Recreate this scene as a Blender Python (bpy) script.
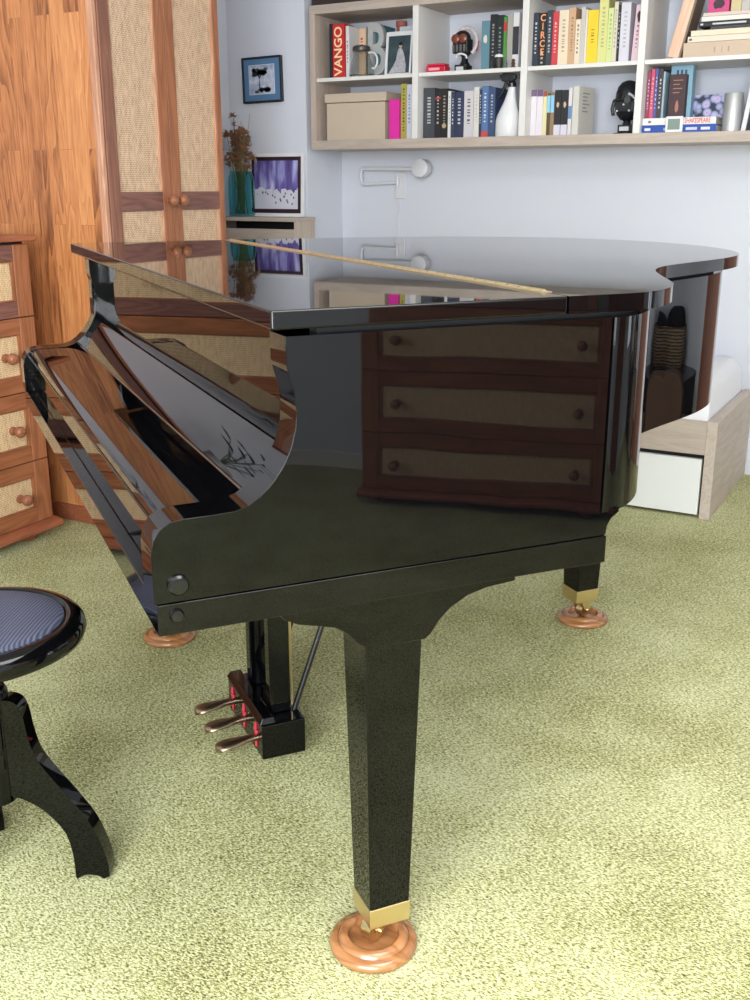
import bpy, bmesh, math, random
from mathutils import Vector, Matrix, Euler
random.seed(7)
R = math.radians
SC = bpy.context.scene
for o in list(bpy.data.objects): bpy.data.objects.remove(o)
COL = SC.collection

# ------------------------------------------------------------------ camera
cam = bpy.data.cameras.new('camera')
cam.sensor_fit = 'HORIZONTAL'; cam.sensor_width = 36.0; cam.lens = 1030.75 * 36 / 750
cam.clip_start = 0.02; cam.clip_end = 60
camo = bpy.data.objects.new('camera', cam); COL.objects.link(camo)
camo.location = (0, 0, 1.1293); camo.rotation_euler = (R(90 - 16.93), 0, R(28.88))
SC.camera = camo

# ------------------------------------------------------------------ world, light, exposure
SC.view_settings.view_transform = 'Standard'; SC.view_settings.look = 'None'
SC.view_settings.gamma = 1.0; SC.view_settings.use_curve_mapping = False
SC.view_settings.exposure = 0.0
w = bpy.data.worlds.new('sky'); SC.world = w; w.use_nodes = True
bg = w.node_tree.nodes['Background']
bg.inputs[0].default_value = (0.80, 0.90, 1.0, 1); bg.inputs[1].default_value = 1.6

def area(name, loc, rot, sx, sy, power, col):
    l = bpy.data.lights.new(name, 'AREA'); l.shape = 'RECTANGLE'; l.size = sx; l.size_y = sy
    l.energy = power; l.color = col
    o = bpy.data.objects.new(name, l); COL.objects.link(o); o.location = loc; o.rotation_euler = rot
    return o
# daylight entering through the window behind the pianist and the window in the right wall
area('window_daylight', (0.10, -1.33, 1.42), (R(-90), 0, R(180)), 2.2, 1.75, 268, (0.93, 0.97, 1.0))
area('side_window_daylight', (2.46, 3.27, 1.27), (0, R(90), 0), 1.7, 0.6, 16, (0.86, 0.93, 1.0))
# added ceiling fill light, no lamp known there (its housing is built below)
area('ceiling_fill', (0.1, 1.0, 2.425), (0, 0, 0), 1.16, 1.16, 44, (1.0, 0.98, 0.95))

# ------------------------------------------------------------------ material helpers
def newmat(name):
    m = bpy.data.materials.new(name); m.use_nodes = True
    nt = m.node_tree; b = nt.nodes['Principled BSDF']
    return m, nt, b
def N(nt, t, **kw):
    n = nt.nodes.new(t)
    for k, v in kw.items(): setattr(n, k, v)
    return n
def flat(name, col, rough=0.5, metal=0.0, bump=0.0, bscale=200, ior=None, var=0.0):
    m, nt, b = newmat(name)
    b.inputs['Base Color'].default_value = (*col, 1); b.inputs['Roughness'].default_value = rough
    b.inputs['Metallic'].default_value = metal
    if ior: b.inputs['IOR'].default_value = ior
    tc = N(nt, 'ShaderNodeTexCoord')
    nz = N(nt, 'ShaderNodeTexNoise'); nz.inputs['Scale'].default_value = bscale; nz.inputs['Detail'].default_value = 3
    nt.links.new(tc.outputs['Object'], nz.inputs['Vector'])
    if bump:
        bp = N(nt, 'ShaderNodeBump'); bp.inputs['Strength'].default_value = bump; bp.inputs['Distance'].default_value = 0.002
        nt.links.new(nz.outputs['Fac'], bp.inputs['Height']); nt.links.new(bp.outputs['Normal'], b.inputs['Normal'])
    if var:
        mx = N(nt, 'ShaderNodeMix', data_type='RGBA')
        mx.inputs[6].default_value = (*[c * (1 - var) for c in col], 1); mx.inputs[7].default_value = (*[min(1, c * (1 + var)) for c in col], 1)
        nt.links.new(nz.outputs['Fac'], mx.inputs[0]); nt.links.new(mx.outputs[2], b.inputs['Base Color'])
    return m
def ramp(nt, stops):
    r = N(nt, 'ShaderNodeValToRGB'); e = r.color_ramp.elements
    e[0].position, e[0].color = stops[0][0], (*stops[0][1], 1)
    e[1].position, e[1].color = stops[-1][0], (*stops[-1][1], 1)
    for p, c in stops[1:-1]:
        x = e.new(p); x.color = (*c, 1)
    return r
def wood(name, dark, light, axis='z', scale=6.0, rough=0.42, rings=9.0, grain=0.5, coat=0.0):
    """long grain along one local axis"""
    m, nt, b = newmat(name)
    tc = N(nt, 'ShaderNodeTexCoord'); mp = N(nt, 'ShaderNodeMapping')
    sc = {'x': (0.10, 1, 1), 'y': (1, 0.10, 1), 'z': (1, 1, 0.10)}[axis]
    mp.inputs['Scale'].default_value = [s * scale for s in sc]
    nt.links.new(tc.outputs['Object'], mp.inputs['Vector'])
    n1 = N(nt, 'ShaderNodeTexNoise'); n1.inputs['Scale'].default_value = 1.6; n1.inputs['Detail'].default_value = 2; n1.inputs['Distortion'].default_value = 0.4
    nt.links.new(mp.outputs[0], n1.inputs['Vector'])
    mu = N(nt, 'ShaderNodeMath', operation='MULTIPLY'); mu.inputs[1].default_value = rings
    nt.links.new(n1.outputs['Fac'], mu.inputs[0])
    fr = N(nt, 'ShaderNodeMath', operation='PINGPONG'); fr.inputs[1].default_value = 0.5
    nt.links.new(mu.outputs[0], fr.inputs[0])
    n2 = N(nt, 'ShaderNodeTexNoise'); n2.inputs['Scale'].default_value = 22; n2.inputs['Detail'].default_value = 6; n2.inputs['Roughness'].default_value = 0.7
    nt.links.new(mp.outputs[0], n2.inputs['Vector'])
    mx = N(nt, 'ShaderNodeMix'); mx.inputs[0].default_value = grain
    d2 = N(nt, 'ShaderNodeMath', operation='MULTIPLY'); d2.inputs[1].default_value = 2.0
    nt.links.new(fr.outputs[0], d2.inputs[0])
    nt.links.new(d2.outputs[0], mx.inputs[2]); nt.links.new(n2.outputs['Fac'], mx.inputs[3])
    r = ramp(nt, [(0.15, dark), (0.80, light)])
    nt.links.new(mx.outputs[0], r.inputs[0]); nt.links.new(r.outputs[0], b.inputs['Base Color'])
    b.inputs['Roughness'].default_value = rough
    b.inputs['Coat Weight'].default_value = coat; b.inputs['Coat Roughness'].default_value = 0.2
    bp = N(nt, 'ShaderNodeBump'); bp.inputs['Strength'].default_value = 0.15; bp.inputs['Distance'].default_value = 0.001
    nt.links.new(n2.outputs['Fac'], bp.inputs['Height']); nt.links.new(bp.outputs[0], b.inputs['Normal'])
    return m
def plank_wood(name):
    """edge-glued staves of mixed tone, running up local z, side panel lies in the xz plane"""
    m, nt, b = newmat(name)
    tc = N(nt, 'ShaderNodeTexCoord'); sp = N(nt, 'ShaderNodeSeparateXYZ'); nt.links.new(tc.outputs['Object'], sp.inputs[0])
    cb = N(nt, 'ShaderNodeCombineXYZ')
    nt.links.new(sp.outputs['Z'], cb.inputs['X']); nt.links.new(sp.outputs['X'], cb.inputs['Y'])
    br = N(nt, 'ShaderNodeTexBrick'); br.offset = 0.37; br.squash = 1.0
    br.inputs['Scale'].default_value = 1.0; br.inputs['Brick Width'].default_value = 0.62; br.inputs['Row Height'].default_value = 0.060
    br.inputs['Mortar Size'].default_value = 0.0005; br.inputs['Bias'].default_value = 0.0
    br.inputs['Color1'].default_value = (0.0, 0, 0, 1); br.inputs['Color2'].default_value = (1, 1, 1, 1); br.inputs['Mortar'].default_value = (0.2, 0.2, 0.2, 1)
    nt.links.new(cb.outputs[0], br.inputs['Vector'])
    # offset the grain of each stave by its own tone
    mp = N(nt, 'ShaderNodeMapping'); mp.inputs['Scale'].default_value = (9, 9, 0.9); nt.links.new(tc.outputs['Object'], mp.inputs['Vector'])
    ad = N(nt, 'ShaderNodeVectorMath', operation='MULTIPLY_ADD'); ad.inputs[1].default_value = (7, 7, 7)
    nt.links.new(br.outputs['Color'], ad.inputs[0]); nt.links.new(mp.outputs[0], ad.inputs[2])
    n1 = N(nt, 'ShaderNodeTexNoise'); n1.inputs['Scale'].default_value = 1.1; n1.inputs['Detail'].default_value = 2; n1.inputs['Distortion'].default_value = 0.5
    nt.links.new(ad.outputs[0], n1.inputs['Vector'])
    mu = N(nt, 'ShaderNodeMath', operation='MULTIPLY'); mu.inputs[1].default_value = 14; nt.links.new(n1.outputs['Fac'], mu.inputs[0])
    fr = N(nt, 'ShaderNodeMath', operation='FRACT'); nt.links.new(mu.outputs[0], fr.inputs[0])
    n2 = N(nt, 'ShaderNodeTexNoise'); n2.inputs['Scale'].default_value = 16; n2.inputs['Detail'].default_value = 6
    nt.links.new(ad.outputs[0], n2.inputs['Vector'])
    r = ramp(nt, [(0.10, (0.20, 0.066, 0.024)), (0.5, (0.50, 0.187, 0.064)), (1.0, (0.68, 0.305, 0.115))])
    a1 = N(nt, 'ShaderNodeMath', operation='MULTIPLY'); a1.inputs[1].default_value = 0.55; nt.links.new(br.outputs['Color'], a1.inputs[0])
    a2 = N(nt, 'ShaderNodeMath', operation='MULTIPLY_ADD'); a2.inputs[1].default_value = -0.36; nt.links.new(fr.outputs[0], a2.inputs[0]); nt.links.new(a1.outputs[0], a2.inputs[2])
    a3 = N(nt, 'ShaderNodeMath', operation='MULTIPLY_ADD'); a3.inputs[1].default_value = 0.85; nt.links.new(n2.outputs['Fac'], a3.inputs[0]); nt.links.new(a2.outputs[0], a3.inputs[2])
    nt.links.new(a3.outputs[0], r.inputs[0]); nt.links.new(r.outputs[0], b.inputs['Base Color'])
    b.inputs['Roughness'].default_value = 0.45
    return m
def rattan(name, scale=1.0, c0=(0.30, 0.19, 0.10), c1=(0.74, 0.60, 0.40)):
    """plain weave of cane strands in the local yz plane"""
    m, nt, b = newmat(name)
    tc = N(nt, 'ShaderNodeTexCoord'); sp = N(nt, 'ShaderNodeSeparateXYZ'); nt.links.new(tc.outputs['Object'], sp.inputs[0])
    k = 2 * math.pi / (0.0105 * scale)
    def sn(out, ph=0.0, kk=k):
        a = N(nt, 'ShaderNodeMath', operation='MULTIPLY_ADD'); a.inputs[1].default_value = kk; a.inputs[2].default_value = ph
        nt.links.new(out, a.inputs[0]); s = N(nt, 'ShaderNodeMath', operation='SINE'); nt.links.new(a.outputs[0], s.inputs[0]); return s.outputs[0]
    sy = sn(sp.outputs['Y']); sz = sn(sp.outputs['Z'])
    pr = N(nt, 'ShaderNodeMath', operation='MULTIPLY'); nt.links.new(sy, pr.inputs[0]); nt.links.new(sz, pr.inputs[1])
    # strands: twice the frequency gives the gaps
    gy = sn(sp.outputs['Y'], math.pi / 2, 2 * k); gz = sn(sp.outputs['Z'], math.pi / 2, 2 * k)
    mx = N(nt, 'ShaderNodeMath', operation='MAXIMUM'); nt.links.new(gy, mx.inputs[0]); nt.links.new(gz, mx.inputs[1])
    nz = N(nt, 'ShaderNodeTexNoise'); nz.inputs['Scale'].default_value = 90; nz.inputs['Detail'].default_value = 4
    mp = N(nt, 'ShaderNodeMapping'); mp.inputs['Scale'].default_value = (1, 1, 0.35); nt.links.new(tc.outputs['Object'], mp.inputs[0]); nt.links.new(mp.outputs[0], nz.inputs['Vector'])
    s1 = N(nt, 'ShaderNodeMath', operation='MULTIPLY_ADD'); s1.inputs[1].default_value = 0.20; s1.inputs[2].default_value = 0.50; nt.links.new(pr.outputs[0], s1.inputs[0])
    s2 = N(nt, 'ShaderNodeMath', operation='MULTIPLY_ADD'); s2.inputs[1].default_value = -0.30; nt.links.new(mx.outputs[0], s2.inputs[0]); nt.links.new(s1.outputs[0], s2.inputs[2])
    s3 = N(nt, 'ShaderNodeMath', operation='MULTIPLY_ADD'); s3.inputs[1].default_value = 0.62; nt.links.new(nz.outputs['Fac'], s3.inputs[0]); nt.links.new(s2.outputs[0], s3.inputs[2])
    r = ramp(nt, [(0.25, c0), (0.85, c1)]); nt.links.new(s3.outputs[0], r.inputs[0]); nt.links.new(r.outputs[0], b.inputs['Base Color'])
    b.inputs['Roughness'].default_value = 0.6
    bp = N(nt, 'ShaderNodeBump'); bp.inputs['Strength'].default_value = 0.6; bp.inputs['Distance'].default_value = 0.002
    nt.links.new(s2.outputs[0], bp.inputs['Height']); nt.links.new(bp.outputs[0], b.inputs['Normal'])
    return m
def carpet_mat():
    m, nt, b = newmat('green_pile_carpet')
    tc = N(nt, 'ShaderNodeTexCoord')
    def nz(scale, det, rough=0.6, vec=None, dist=0.0):
        n = N(nt, 'ShaderNodeTexNoise'); n.inputs['Scale'].default_value = scale; n.inputs['Detail'].default_value = det; n.inputs['Roughness'].default_value = rough; n.inputs['Distortion'].default_value = dist
        nt.links.new(vec or tc.outputs['Object'], n.inputs['Vector']); return n.outputs['Fac']
    def mad(a, k, c):
        n = N(nt, 'ShaderNodeMath', operation='MULTIPLY_ADD'); nt.links.new(a, n.inputs[0]); n.inputs[1].default_value = k
        if isinstance(c, float): n.inputs[2].default_value = c
        else: nt.links.new(c, n.inputs[2])
        return n.outputs[0]
    mp = N(nt, 'ShaderNodeMapping'); mp.inputs['Rotation'].default_value = (0, 0, R(55)); mp.inputs['Scale'].default_value = (0.42, 1.0, 1.0); nt.links.new(tc.outputs['Object'], mp.inputs[0])
    tuft = nz(400, 3, 0.7, mp.outputs[0], 0.6); clump = nz(95, 3); mid = nz(9, 4, 0.6, None, 0.5); big = nz(2.2, 3, 0.55)
    patch = mad(mid, 0.22, mad(big, 0.52, -0.37))          # worn, brushed and flattened areas
    v = mad(tuft, 3.0, mad(clump, 0.50, mad(patch, 1.15, -1.22)))
    r = ramp(nt, [(0.12, (0.075, 0.066, 0.010)), (0.34, (0.31, 0.295, 0.058)), (0.51, (0.62, 0.615, 0.220)), (0.78, (0.92, 0.925, 0.57))])
    nt.links.new(v, r.inputs[0]); nt.links.new(r.outputs[0], b.inputs['Base Color'])
    b.inputs['Roughness'].default_value = 0.95; b.inputs['Specular IOR Level'].default_value = 0.1
    b.inputs['Sheen Weight'].default_value = 0.2; b.inputs['Sheen Roughness'].default_value = 0.5
    bp = N(nt, 'ShaderNodeBump'); bp.inputs['Strength'].default_value = 0.8; bp.inputs['Distance'].default_value = 0.005
    nt.links.new(v, bp.inputs['Height']); nt.links.new(bp.outputs['Normal'], b.inputs['Normal'])
    return m
def glass(name, col, rough=0.02):
    m, nt, b = newmat(name)
    b.inputs['Base Color'].default_value = (*col, 1); b.inputs['Transmission Weight'].default_value = 1.0
    b.inputs['Roughness'].default_value = rough; b.inputs['IOR'].default_value = 1.07
    return m

M = {}
M['lacquer'] = flat('black_gloss_lacquer', (0.0015, 0.0015, 0.002), rough=0.02, ior=1.40)
M['lacquer_side'] = flat('black_gloss_lacquer_side', (0.0015, 0.0015, 0.002), rough=0.02, ior=1.38)
_nt = M['lacquer_side'].node_tree; _nz = _nt.nodes.new('ShaderNodeTexNoise'); _nz.inputs['Scale'].default_value = 9; _nz.inputs['Detail'].default_value = 0
_tc = _nt.nodes.new('ShaderNodeTexCoord'); _nt.links.new(_tc.outputs['Object'], _nz.inputs['Vector'])
_bp = _nt.nodes.new('ShaderNodeBump'); _bp.inputs['Strength'].default_value = 1.0; _bp.inputs['Distance'].default_value = 0.00022
_nt.links.new(_nz.outputs['Fac'], _bp.inputs['Height']); _nt.links.new(_bp.outputs[0], _nt.nodes['Principled BSDF'].inputs['Normal'])
M['satin_black'] = flat('satin_black', (0.006, 0.006, 0.007), rough=0.35)
M['brass'] = flat('brass', (0.78, 0.62, 0.36), rough=0.30, metal=1.0)
M['brass_dull'] = flat('worn_brass', (0.36, 0.26, 0.18), rough=0.33, metal=1.0, bump=0.1)
M['steel'] = flat('steel', (0.55, 0.55, 0.57), rough=0.3, metal=1.0)
M['redfelt'] = flat('red_felt', (0.55, 0.04, 0.06), rough=0.95)
M['cupwood'] = wood('turned_cup_wood', (0.24, 0.095, 0.035), (0.45, 0.205, 0.080), 'x', 9, rough=0.22, coat=0.6)
M['wall'] = flat('white_wall_paint', (0.66, 0.68, 0.755), rough=0.9, bump=0.25, bscale=160)
M['ceil'] = flat('ceiling_paint', (0.82, 0.82, 0.82), rough=0.95)
M['plank'] = plank_wood('edge_glued_orange_wood')
M['orange_z'] = wood('orange_wood_upright', (0.24, 0.082, 0.034), (0.40, 0.150, 0.066), 'z', 9)
M['orange_y'] = wood('orange_wood_across', (0.22, 0.070, 0.028), (0.38, 0.135, 0.058), 'y', 9)
M['pinkwood'] = wood('pale_trim_wood', (0.42, 0.19, 0.11), (0.62, 0.34, 0.22), 'z', 9)
M['brown_z'] = wood('brown_wood_upright', (0.17, 0.070, 0.045), (0.30, 0.125, 0.080), 'z', 9)
M['brown_y'] = wood('brown_wood_across', (0.125, 0.050, 0.040), (0.25, 0.105, 0.080), 'y', 11)
M['redbrown_y'] = wood('red_brown_moulding', (0.24, 0.070, 0.034), (0.38, 0.125, 0.058), 'y', 9)
M['knob'] = flat('knob_wood', (0.30, 0.11, 0.055), rough=0.3, var=0.3, bscale=60)
M['rattan_big'] = rattan('rattan_drawer', 1.15, (0.24, 0.14, 0.065), (0.88, 0.63, 0.38))
M['rattan_fine'] = rattan('rattan_door', 1.15, (0.15, 0.085, 0.045), (0.82, 0.57, 0.385))
M['oak_x'] = wood('pale_washed_oak', (0.38, 0.31, 0.26), (0.55, 0.47, 0.41), 'x', 12, rough=0.6, rings=5, grain=0.75)
M['oak_y'] = wood('pale_washed_oak_deep', (0.40, 0.33, 0.28), (0.60, 0.52, 0.45), 'y', 12, rough=0.6, rings=5, grain=0.75)
M['oak_z'] = wood('pale_washed_oak_upright', (0.42, 0.33, 0.28), (0.58, 0.48, 0.41), 'z', 12, rough=0.6, rings=5, grain=0.75)
M['white_lam'] = flat('white_laminate', (0.76, 0.74, 0.72), rough=0.5)
M['white_gloss'] = flat('white_front', (0.80, 0.82, 0.82), rough=0.35)
M['white_pl'] = flat('white_plastic', (0.80, 0.80, 0.82), rough=0.35)
M['linen'] = flat('white_linen', (0.80, 0.80, 0.84), rough=0.9, bump=0.3, bscale=60)
M['dark'] = flat('dark_gap', (0.01, 0.01, 0.012), rough=0.8)
M['black_pl'] = flat('black_plastic', (0.012, 0.013, 0.015), rough=0.25)
M['pages'] = flat('book_pages', (0.78, 0.74, 0.66), rough=0.9)
M['card'] = flat('beige_cardboard', (0.56, 0.46, 0.36), rough=0.85, var=0.06, bscale=8)
M['carpet'] = carpet_mat()
_cc = {}
def colmat(c, rough=0.55, metal=0.0):
    k = (c, rough, metal)
    if k not in _cc:
        _cc[k] = flat('cover_%d_%d_%d' % tuple(int(255 * x) for x in c), c, rough=rough, metal=metal)
    return _cc[k]
def rgb(r, g, b):
    f = lambda v: ((v / 255 + 0.055) / 1.055) ** 2.4 if v > 10 else v / 255 / 12.92
    return (f(r), f(g), f(b))

# ------------------------------------------------------------------ mesh helpers
def box(bm, x0, x1, y0, y1, z0, z1):
    vs = [bm.verts.new(p) for p in ((x0, y0, z0), (x1, y0, z0), (x1, y1, z0), (x0, y1, z0), (x0, y0, z1), (x1, y0, z1), (x1, y1, z1), (x0, y1, z1))]
    for f in ((3, 2, 1, 0), (4, 5, 6, 7), (0, 1, 5, 4), (1, 2, 6, 5), (2, 3, 7, 6), (3, 0, 4, 7)): bm.faces.new([vs[i] for i in f])
    return vs
def taper(bm, a, za, b, zb):
    """a, b = (x0,x1,y0,y1) rectangles at heights za<zb"""
    P = [(a[0], a[2], za), (a[1], a[2], za), (a[1], a[3], za), (a[0], a[3], za), (b[0], b[2], zb), (b[1], b[2], zb), (b[1], b[3], zb), (b[0], b[3], zb)]
    vs = [bm.verts.new(p) for p in P]
    for f in ((3, 2, 1, 0), (4, 5, 6, 7), (0, 1, 5, 4), (1, 2, 6, 5), (2, 3, 7, 6), (3, 0, 4, 7)): bm.faces.new([vs[i] for i in f])
def prism(bm, poly, a, b, axis='y'):
    """poly of 2-D points extruded from a to b along axis; y: (x,z), z: (x,y), x: (y,z)"""
    def P(p, t): return {'y': (p[0], t, p[1]), 'z': (p[0], p[1], t), 'x': (t, p[0], p[1])}[axis]
    A = [bm.verts.new(P(p, a)) for p in poly]; Bv = [bm.verts.new(P(p, b)) for p in poly]
    n = len(poly); caps = [bm.faces.new(A), bm.faces.new(Bv[::-1])]
    for i in range(n): bm.faces.new((A[i], Bv[i], Bv[(i + 1) % n], A[(i + 1) % n]))
    bm.normal_update(); bmesh.ops.triangulate(bm, faces=caps, ngon_method='EAR_CLIP')
def band(bm, outer, inner, z0, z1, closed=True):
    n = len(outer)
    rings = [[bm.verts.new((p[0], p[1], z)) for p in pts] for pts, z in ((outer, z0), (outer, z1), (inner, z1), (inner, z0))]
    m = n if closed else n - 1
    for k in range(4):
        a, b = rings[k], rings[(k + 1) % 4]
        for i in range(m):
            j = (i + 1) % n
            bm.faces.new((a[i], a[j], b[j], b[i]))
    if not closed:
        for i in (0, n - 1): bm.faces.new([r[i] for r in rings])
def lathe(bm, prof, c=(0, 0, 0), axis='z', seg=40, sx=1.0, sy=1.0):
    rings = []
    for r, h in prof:
        ring = []
        for i in range(seg):
            t = 2 * math.pi * i / seg; u, v = r * math.cos(t) * sx, r * math.sin(t) * sy
            p = {'z': (u, v, h), 'x': (h, u, v), 'y': (u, h, v)}[axis]
            ring.append(bm.verts.new((p[0] + c[0], p[1] + c[1], p[2] + c[2])))
        rings.append(ring)
    for a, b in zip(rings, rings[1:]):
        for i in range(seg): bm.faces.new((a[i], a[(i + 1) % seg], b[(i + 1) % seg], b[i]))
    if prof[0][0] > 1e-6: bm.faces.new(rings[0][::-1])
    if prof[-1][0] > 1e-6: bm.faces.new(rings[-1])
def tube(bm, pts, r, seg=10, closed=False, rr=None):
    pts = [Vector(p) for p in pts]; n = len(pts); rings = []; up = None
    for i, p in enumerate(pts):
        a = pts[(i - 1) % n] if (closed or i > 0) else p; b = pts[(i + 1) % n] if (closed or i < n - 1) else p
        t = (b - a).normalized()
        if up is None:
            up = Vector((0, 0, 1)) if abs(t.z) < 0.9 else Vector((1, 0, 0))
        s = t.cross(up).normalized(); up = s.cross(t).normalized()
        rad = rr[i] if rr else r
        rings.append([bm.verts.new(p + rad * (math.cos(2 * math.pi * k / seg) * s + math.sin(2 * math.pi * k / seg) * up)) for k in range(seg)])
    for i in range(n if closed else n - 1):
        a, b = rings[i], rings[(i + 1) % n]
        for k in range(seg): bm.faces.new((a[k], a[(k + 1) % seg], b[(k + 1) % seg], b[k]))
    if not closed:
        bm.faces.new(rings[0][::-1]); bm.faces.new(rings[-1])
def ball(bm, c, r, s=(1, 1, 1), seg=16):
    res = bmesh.ops.create_uvsphere(bm, u_segments=seg, v_segments=seg // 2, radius=r)
    for v in res['verts']: v.co = Vector((v.co.x * s[0] + c[0], v.co.y * s[1] + c[1], v.co.z * s[2] + c[2]))
def spline(pts, per=8, closed=False):
    n = len(pts); out = []
    rng = range(n) if closed else range(n - 1)
    for i in rng:
        g = lambda k: Vector(pts[k % n]) if closed else Vector(pts[max(0, min(n - 1, k))])
        p0, p1, p2, p3 = g(i - 1), g(i), g(i + 1), g(i + 2)
        for k in range(per):
            t = k / per
            out.append(0.5 * ((2 * p1) + (-p0 + p2) * t + (2 * p0 - 5 * p1 + 4 * p2 - p3) * t * t + (-p0 + 3 * p1 - 3 * p2 + p3) * t ** 3))
    if not closed: out.append(Vector(pts[-1]))
    return [tuple(p) for p in out]
def inset(poly, d):
    """shrink a counter-clockwise 2-D outline by d"""
    n = len(poly); out = []
    for i in range(n):
        a, p, b = Vector(poly[i - 1]), Vector(poly[i]), Vector(poly[(i + 1) % n])
        t1 = (p - a).normalized(); t2 = (b - p).normalized()
        n1 = Vector((-t1.y, t1.x)); n2 = Vector((-t2.y, t2.x)); m = (n1 + n2)
        m = m / max(0.5, m.length_squared / 2) if m.length > 1e-6 else n1
        out.append(tuple(p + m * d))
    return out
def link(name, bm, mat, parent=None, bev=0.0, off=None, smooth=38, seg=2):
    bmesh.ops.remove_doubles(bm, verts=bm.verts, dist=1e-6)
    bmesh.ops.recalc_face_normals(bm, faces=bm.faces)
    if off is not None: bmesh.ops.translate(bm, verts=bm.verts, vec=[-c for c in off])
    me = bpy.data.meshes.new(name); bm.to_mesh(me); bm.free()
    for p in me.polygons: p.use_smooth = True
    me.set_sharp_from_angle(angle=R(smooth))
    for m in (mat if isinstance(mat, (list, tuple)) else [mat]): me.materials.append(m)
    o = bpy.data.objects.new(name, me); COL.objects.link(o)
    if parent: o.parent = parent
    if bev:
        b = o.modifiers.new('bevel', 'BEVEL'); b.width = bev; b.segments = seg; b.limit_method = 'ANGLE'; b.angle_limit = R(40); b.harden_normals = True
    return o
def tag(o, label, cat, group=None):
    o['label'] = label; o['category'] = cat
    if group: o['group'] = group
    return o
def thing(name, label, cat, loc=(0, 0, 0), rotz=0.0, group=None):
    o = bpy.data.objects.new(name, None); COL.objects.link(o); o.location = loc; o.rotation_euler = (0, 0, rotz)
    o.empty_display_size = 0.05
    return tag(o, label, cat, group)
def struct(name, bm, mat, bev=0.0, parent=None):
    o = link(name, bm, mat, parent, bev)
    if not parent: o['kind'] = 'structure'
    return o
def NB(): return bmesh.new()
def bx(*a):
    bm = NB(); box(bm, *a); return bm
def copy_tree(o, parent=None):
    c = o.copy(); COL.objects.link(c)
    if parent: c.parent = parent
    for ch in [x for x in bpy.data.objects if x.parent == o]: copy_tree(ch, c)
    return c
def textmesh(name, body, size, mat, parent, loc, rot, ext=0.0004, align='CENTER', sx=1.0):
    cu = bpy.data.curves.new(name, 'FONT'); cu.body = body; cu.size = size; cu.extrude = ext
    cu.align_x = align; cu.align_y = 'CENTER'; cu.resolution_u = 3; cu.offset = size * 0.018
    t = bpy.data.objects.new(name + '_tmp', cu); COL.objects.link(t)
    dg = bpy.context.evaluated_depsgraph_get(); me = bpy.data.meshes.new_from_object(t.evaluated_get(dg))
    bpy.data.objects.remove(t); me.materials.clear(); me.materials.append(mat)
    o = bpy.data.objects.new(name, me); COL.objects.link(o); o.parent = parent
    o.location = loc; o.rotation_euler = rot; o.scale = (sx, 1, 1)
    return o

# ------------------------------------------------------------------ the room
XL, XR, YB, YF, ZC = -2.95, 2.28, 4.30, -1.15, 2.50
struct('floor', bx(XL - .1, XR + .1, YF - .1, YB + .1, -0.1, 0.0), M['carpet'])
struct('ceiling', bx(XL - .1, XR + .1, YF - .1, YB + .1, ZC, ZC + 0.1), M['ceil'])
struct('wall_left', bx(XL - .1, XL, YF - .1, YB + .1, 0, ZC), M['wall'])
struct('wall_back', bx(XL, XR, YB, YB + .1, 0, ZC), M['wall'])
struct('wall_pillar', bx(XL, -2.545, 4.0, YB, 0, ZC), M['wall'])
def wall_open(name, axis, a, b, lo, hi, o0, o1, z0, z1):
    bm = NB()
    def bb(u0, u1, w0, w1):
        if axis == 'x': box(bm, a, b, u0, u1, w0, w1)
        else: box(bm, u0, u1, a, b, w0, w1)
    bb(lo, o0, 0, ZC); bb(o1, hi, 0, ZC)
    if z0 > 0: bb(o0, o1, 0, z0)
    bb(o0, o1, z1, ZC)
    return struct(name, bm, M['wall'])
wall_open('wall_front', 'y', YF - .1, YF, XL, XR, -1.0, 1.2, 0.5, 2.3)
wall_open('wall_right', 'x', XR, XR + .1, YF, YB, 2.95, 3.60, 0.40, 2.15)
def window(name, axis, pos, u0, u1, z0, z1, dirn):
    bm = NB()
    def bb(a0, a1, w0, w1, d0=-0.03, d1=0.03):
        p0, p1 = sorted((pos + d0 * dirn, pos + d1 * dirn))
        if axis == 'x': box(bm, p0, p1, a0, a1, w0, w1)
        else: box(bm, a0, a1, p0, p1, w0, w1)
    t = 0.06
    bb(u0, u0 + t, z0, z1); bb(u1 - t, u1, z0, z1); bb(u0 + t, u1 - t, z0, z0 + t); bb(u0 + t, u1 - t, z1 - t, z1)
    mdl = (u0 + u1) / 2; bb(mdl - .04, mdl + .04, z0 + t, z1 - t)
    o = struct(name, bm, M['white_pl'], 0.004)
    g = NB(); q0, q1 = pos - 0.003, pos + 0.003
    for a0, a1 in ((u0 + t, mdl - .04), (mdl + .04, u1 - t)):
        if axis == 'x': box(g, q0, q1, a0, a1, z0 + t, z1 - t)
        else: box(g, a0, a1, q0, q1, z0 + t, z1 - t)
    gm, nt, b = newmat('window_pane_glass')
    tr = N(nt, 'ShaderNodeBsdfTransparent'); gl = N(nt, 'ShaderNodeBsdfGlossy'); gl.inputs['Roughness'].default_value = 0.01
    mx = N(nt, 'ShaderNodeMixShader'); mx.inputs[0].default_value = 0.06
    nt.links.new(tr.outputs[0], mx.inputs[1]); nt.links.new(gl.outputs[0], mx.inputs[2])
    nt.links.new(mx.outputs[0], nt.nodes['Material Output'].inputs[0])
    struct('pane', g, gm, parent=o)
    return o
window('window_1', 'y', YF - .05, -1.0, 1.2, 0.5, 2.3, 1)
window('window_2', 'x', XR + .05, 2.95, 3.60, 0.40, 2.15, -1)
for nm, a in (('baseboard_left', (XL, XL + .012, YF, YB, 0, .06)), ('baseboard_right', (XR - .012, XR, YF, YB, 0, .06)), ('baseboard_front', (XL, XR, YF, YF + .012, 0, .06))):
    struct(nm, bx(*a), M['white_lam'])

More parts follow.
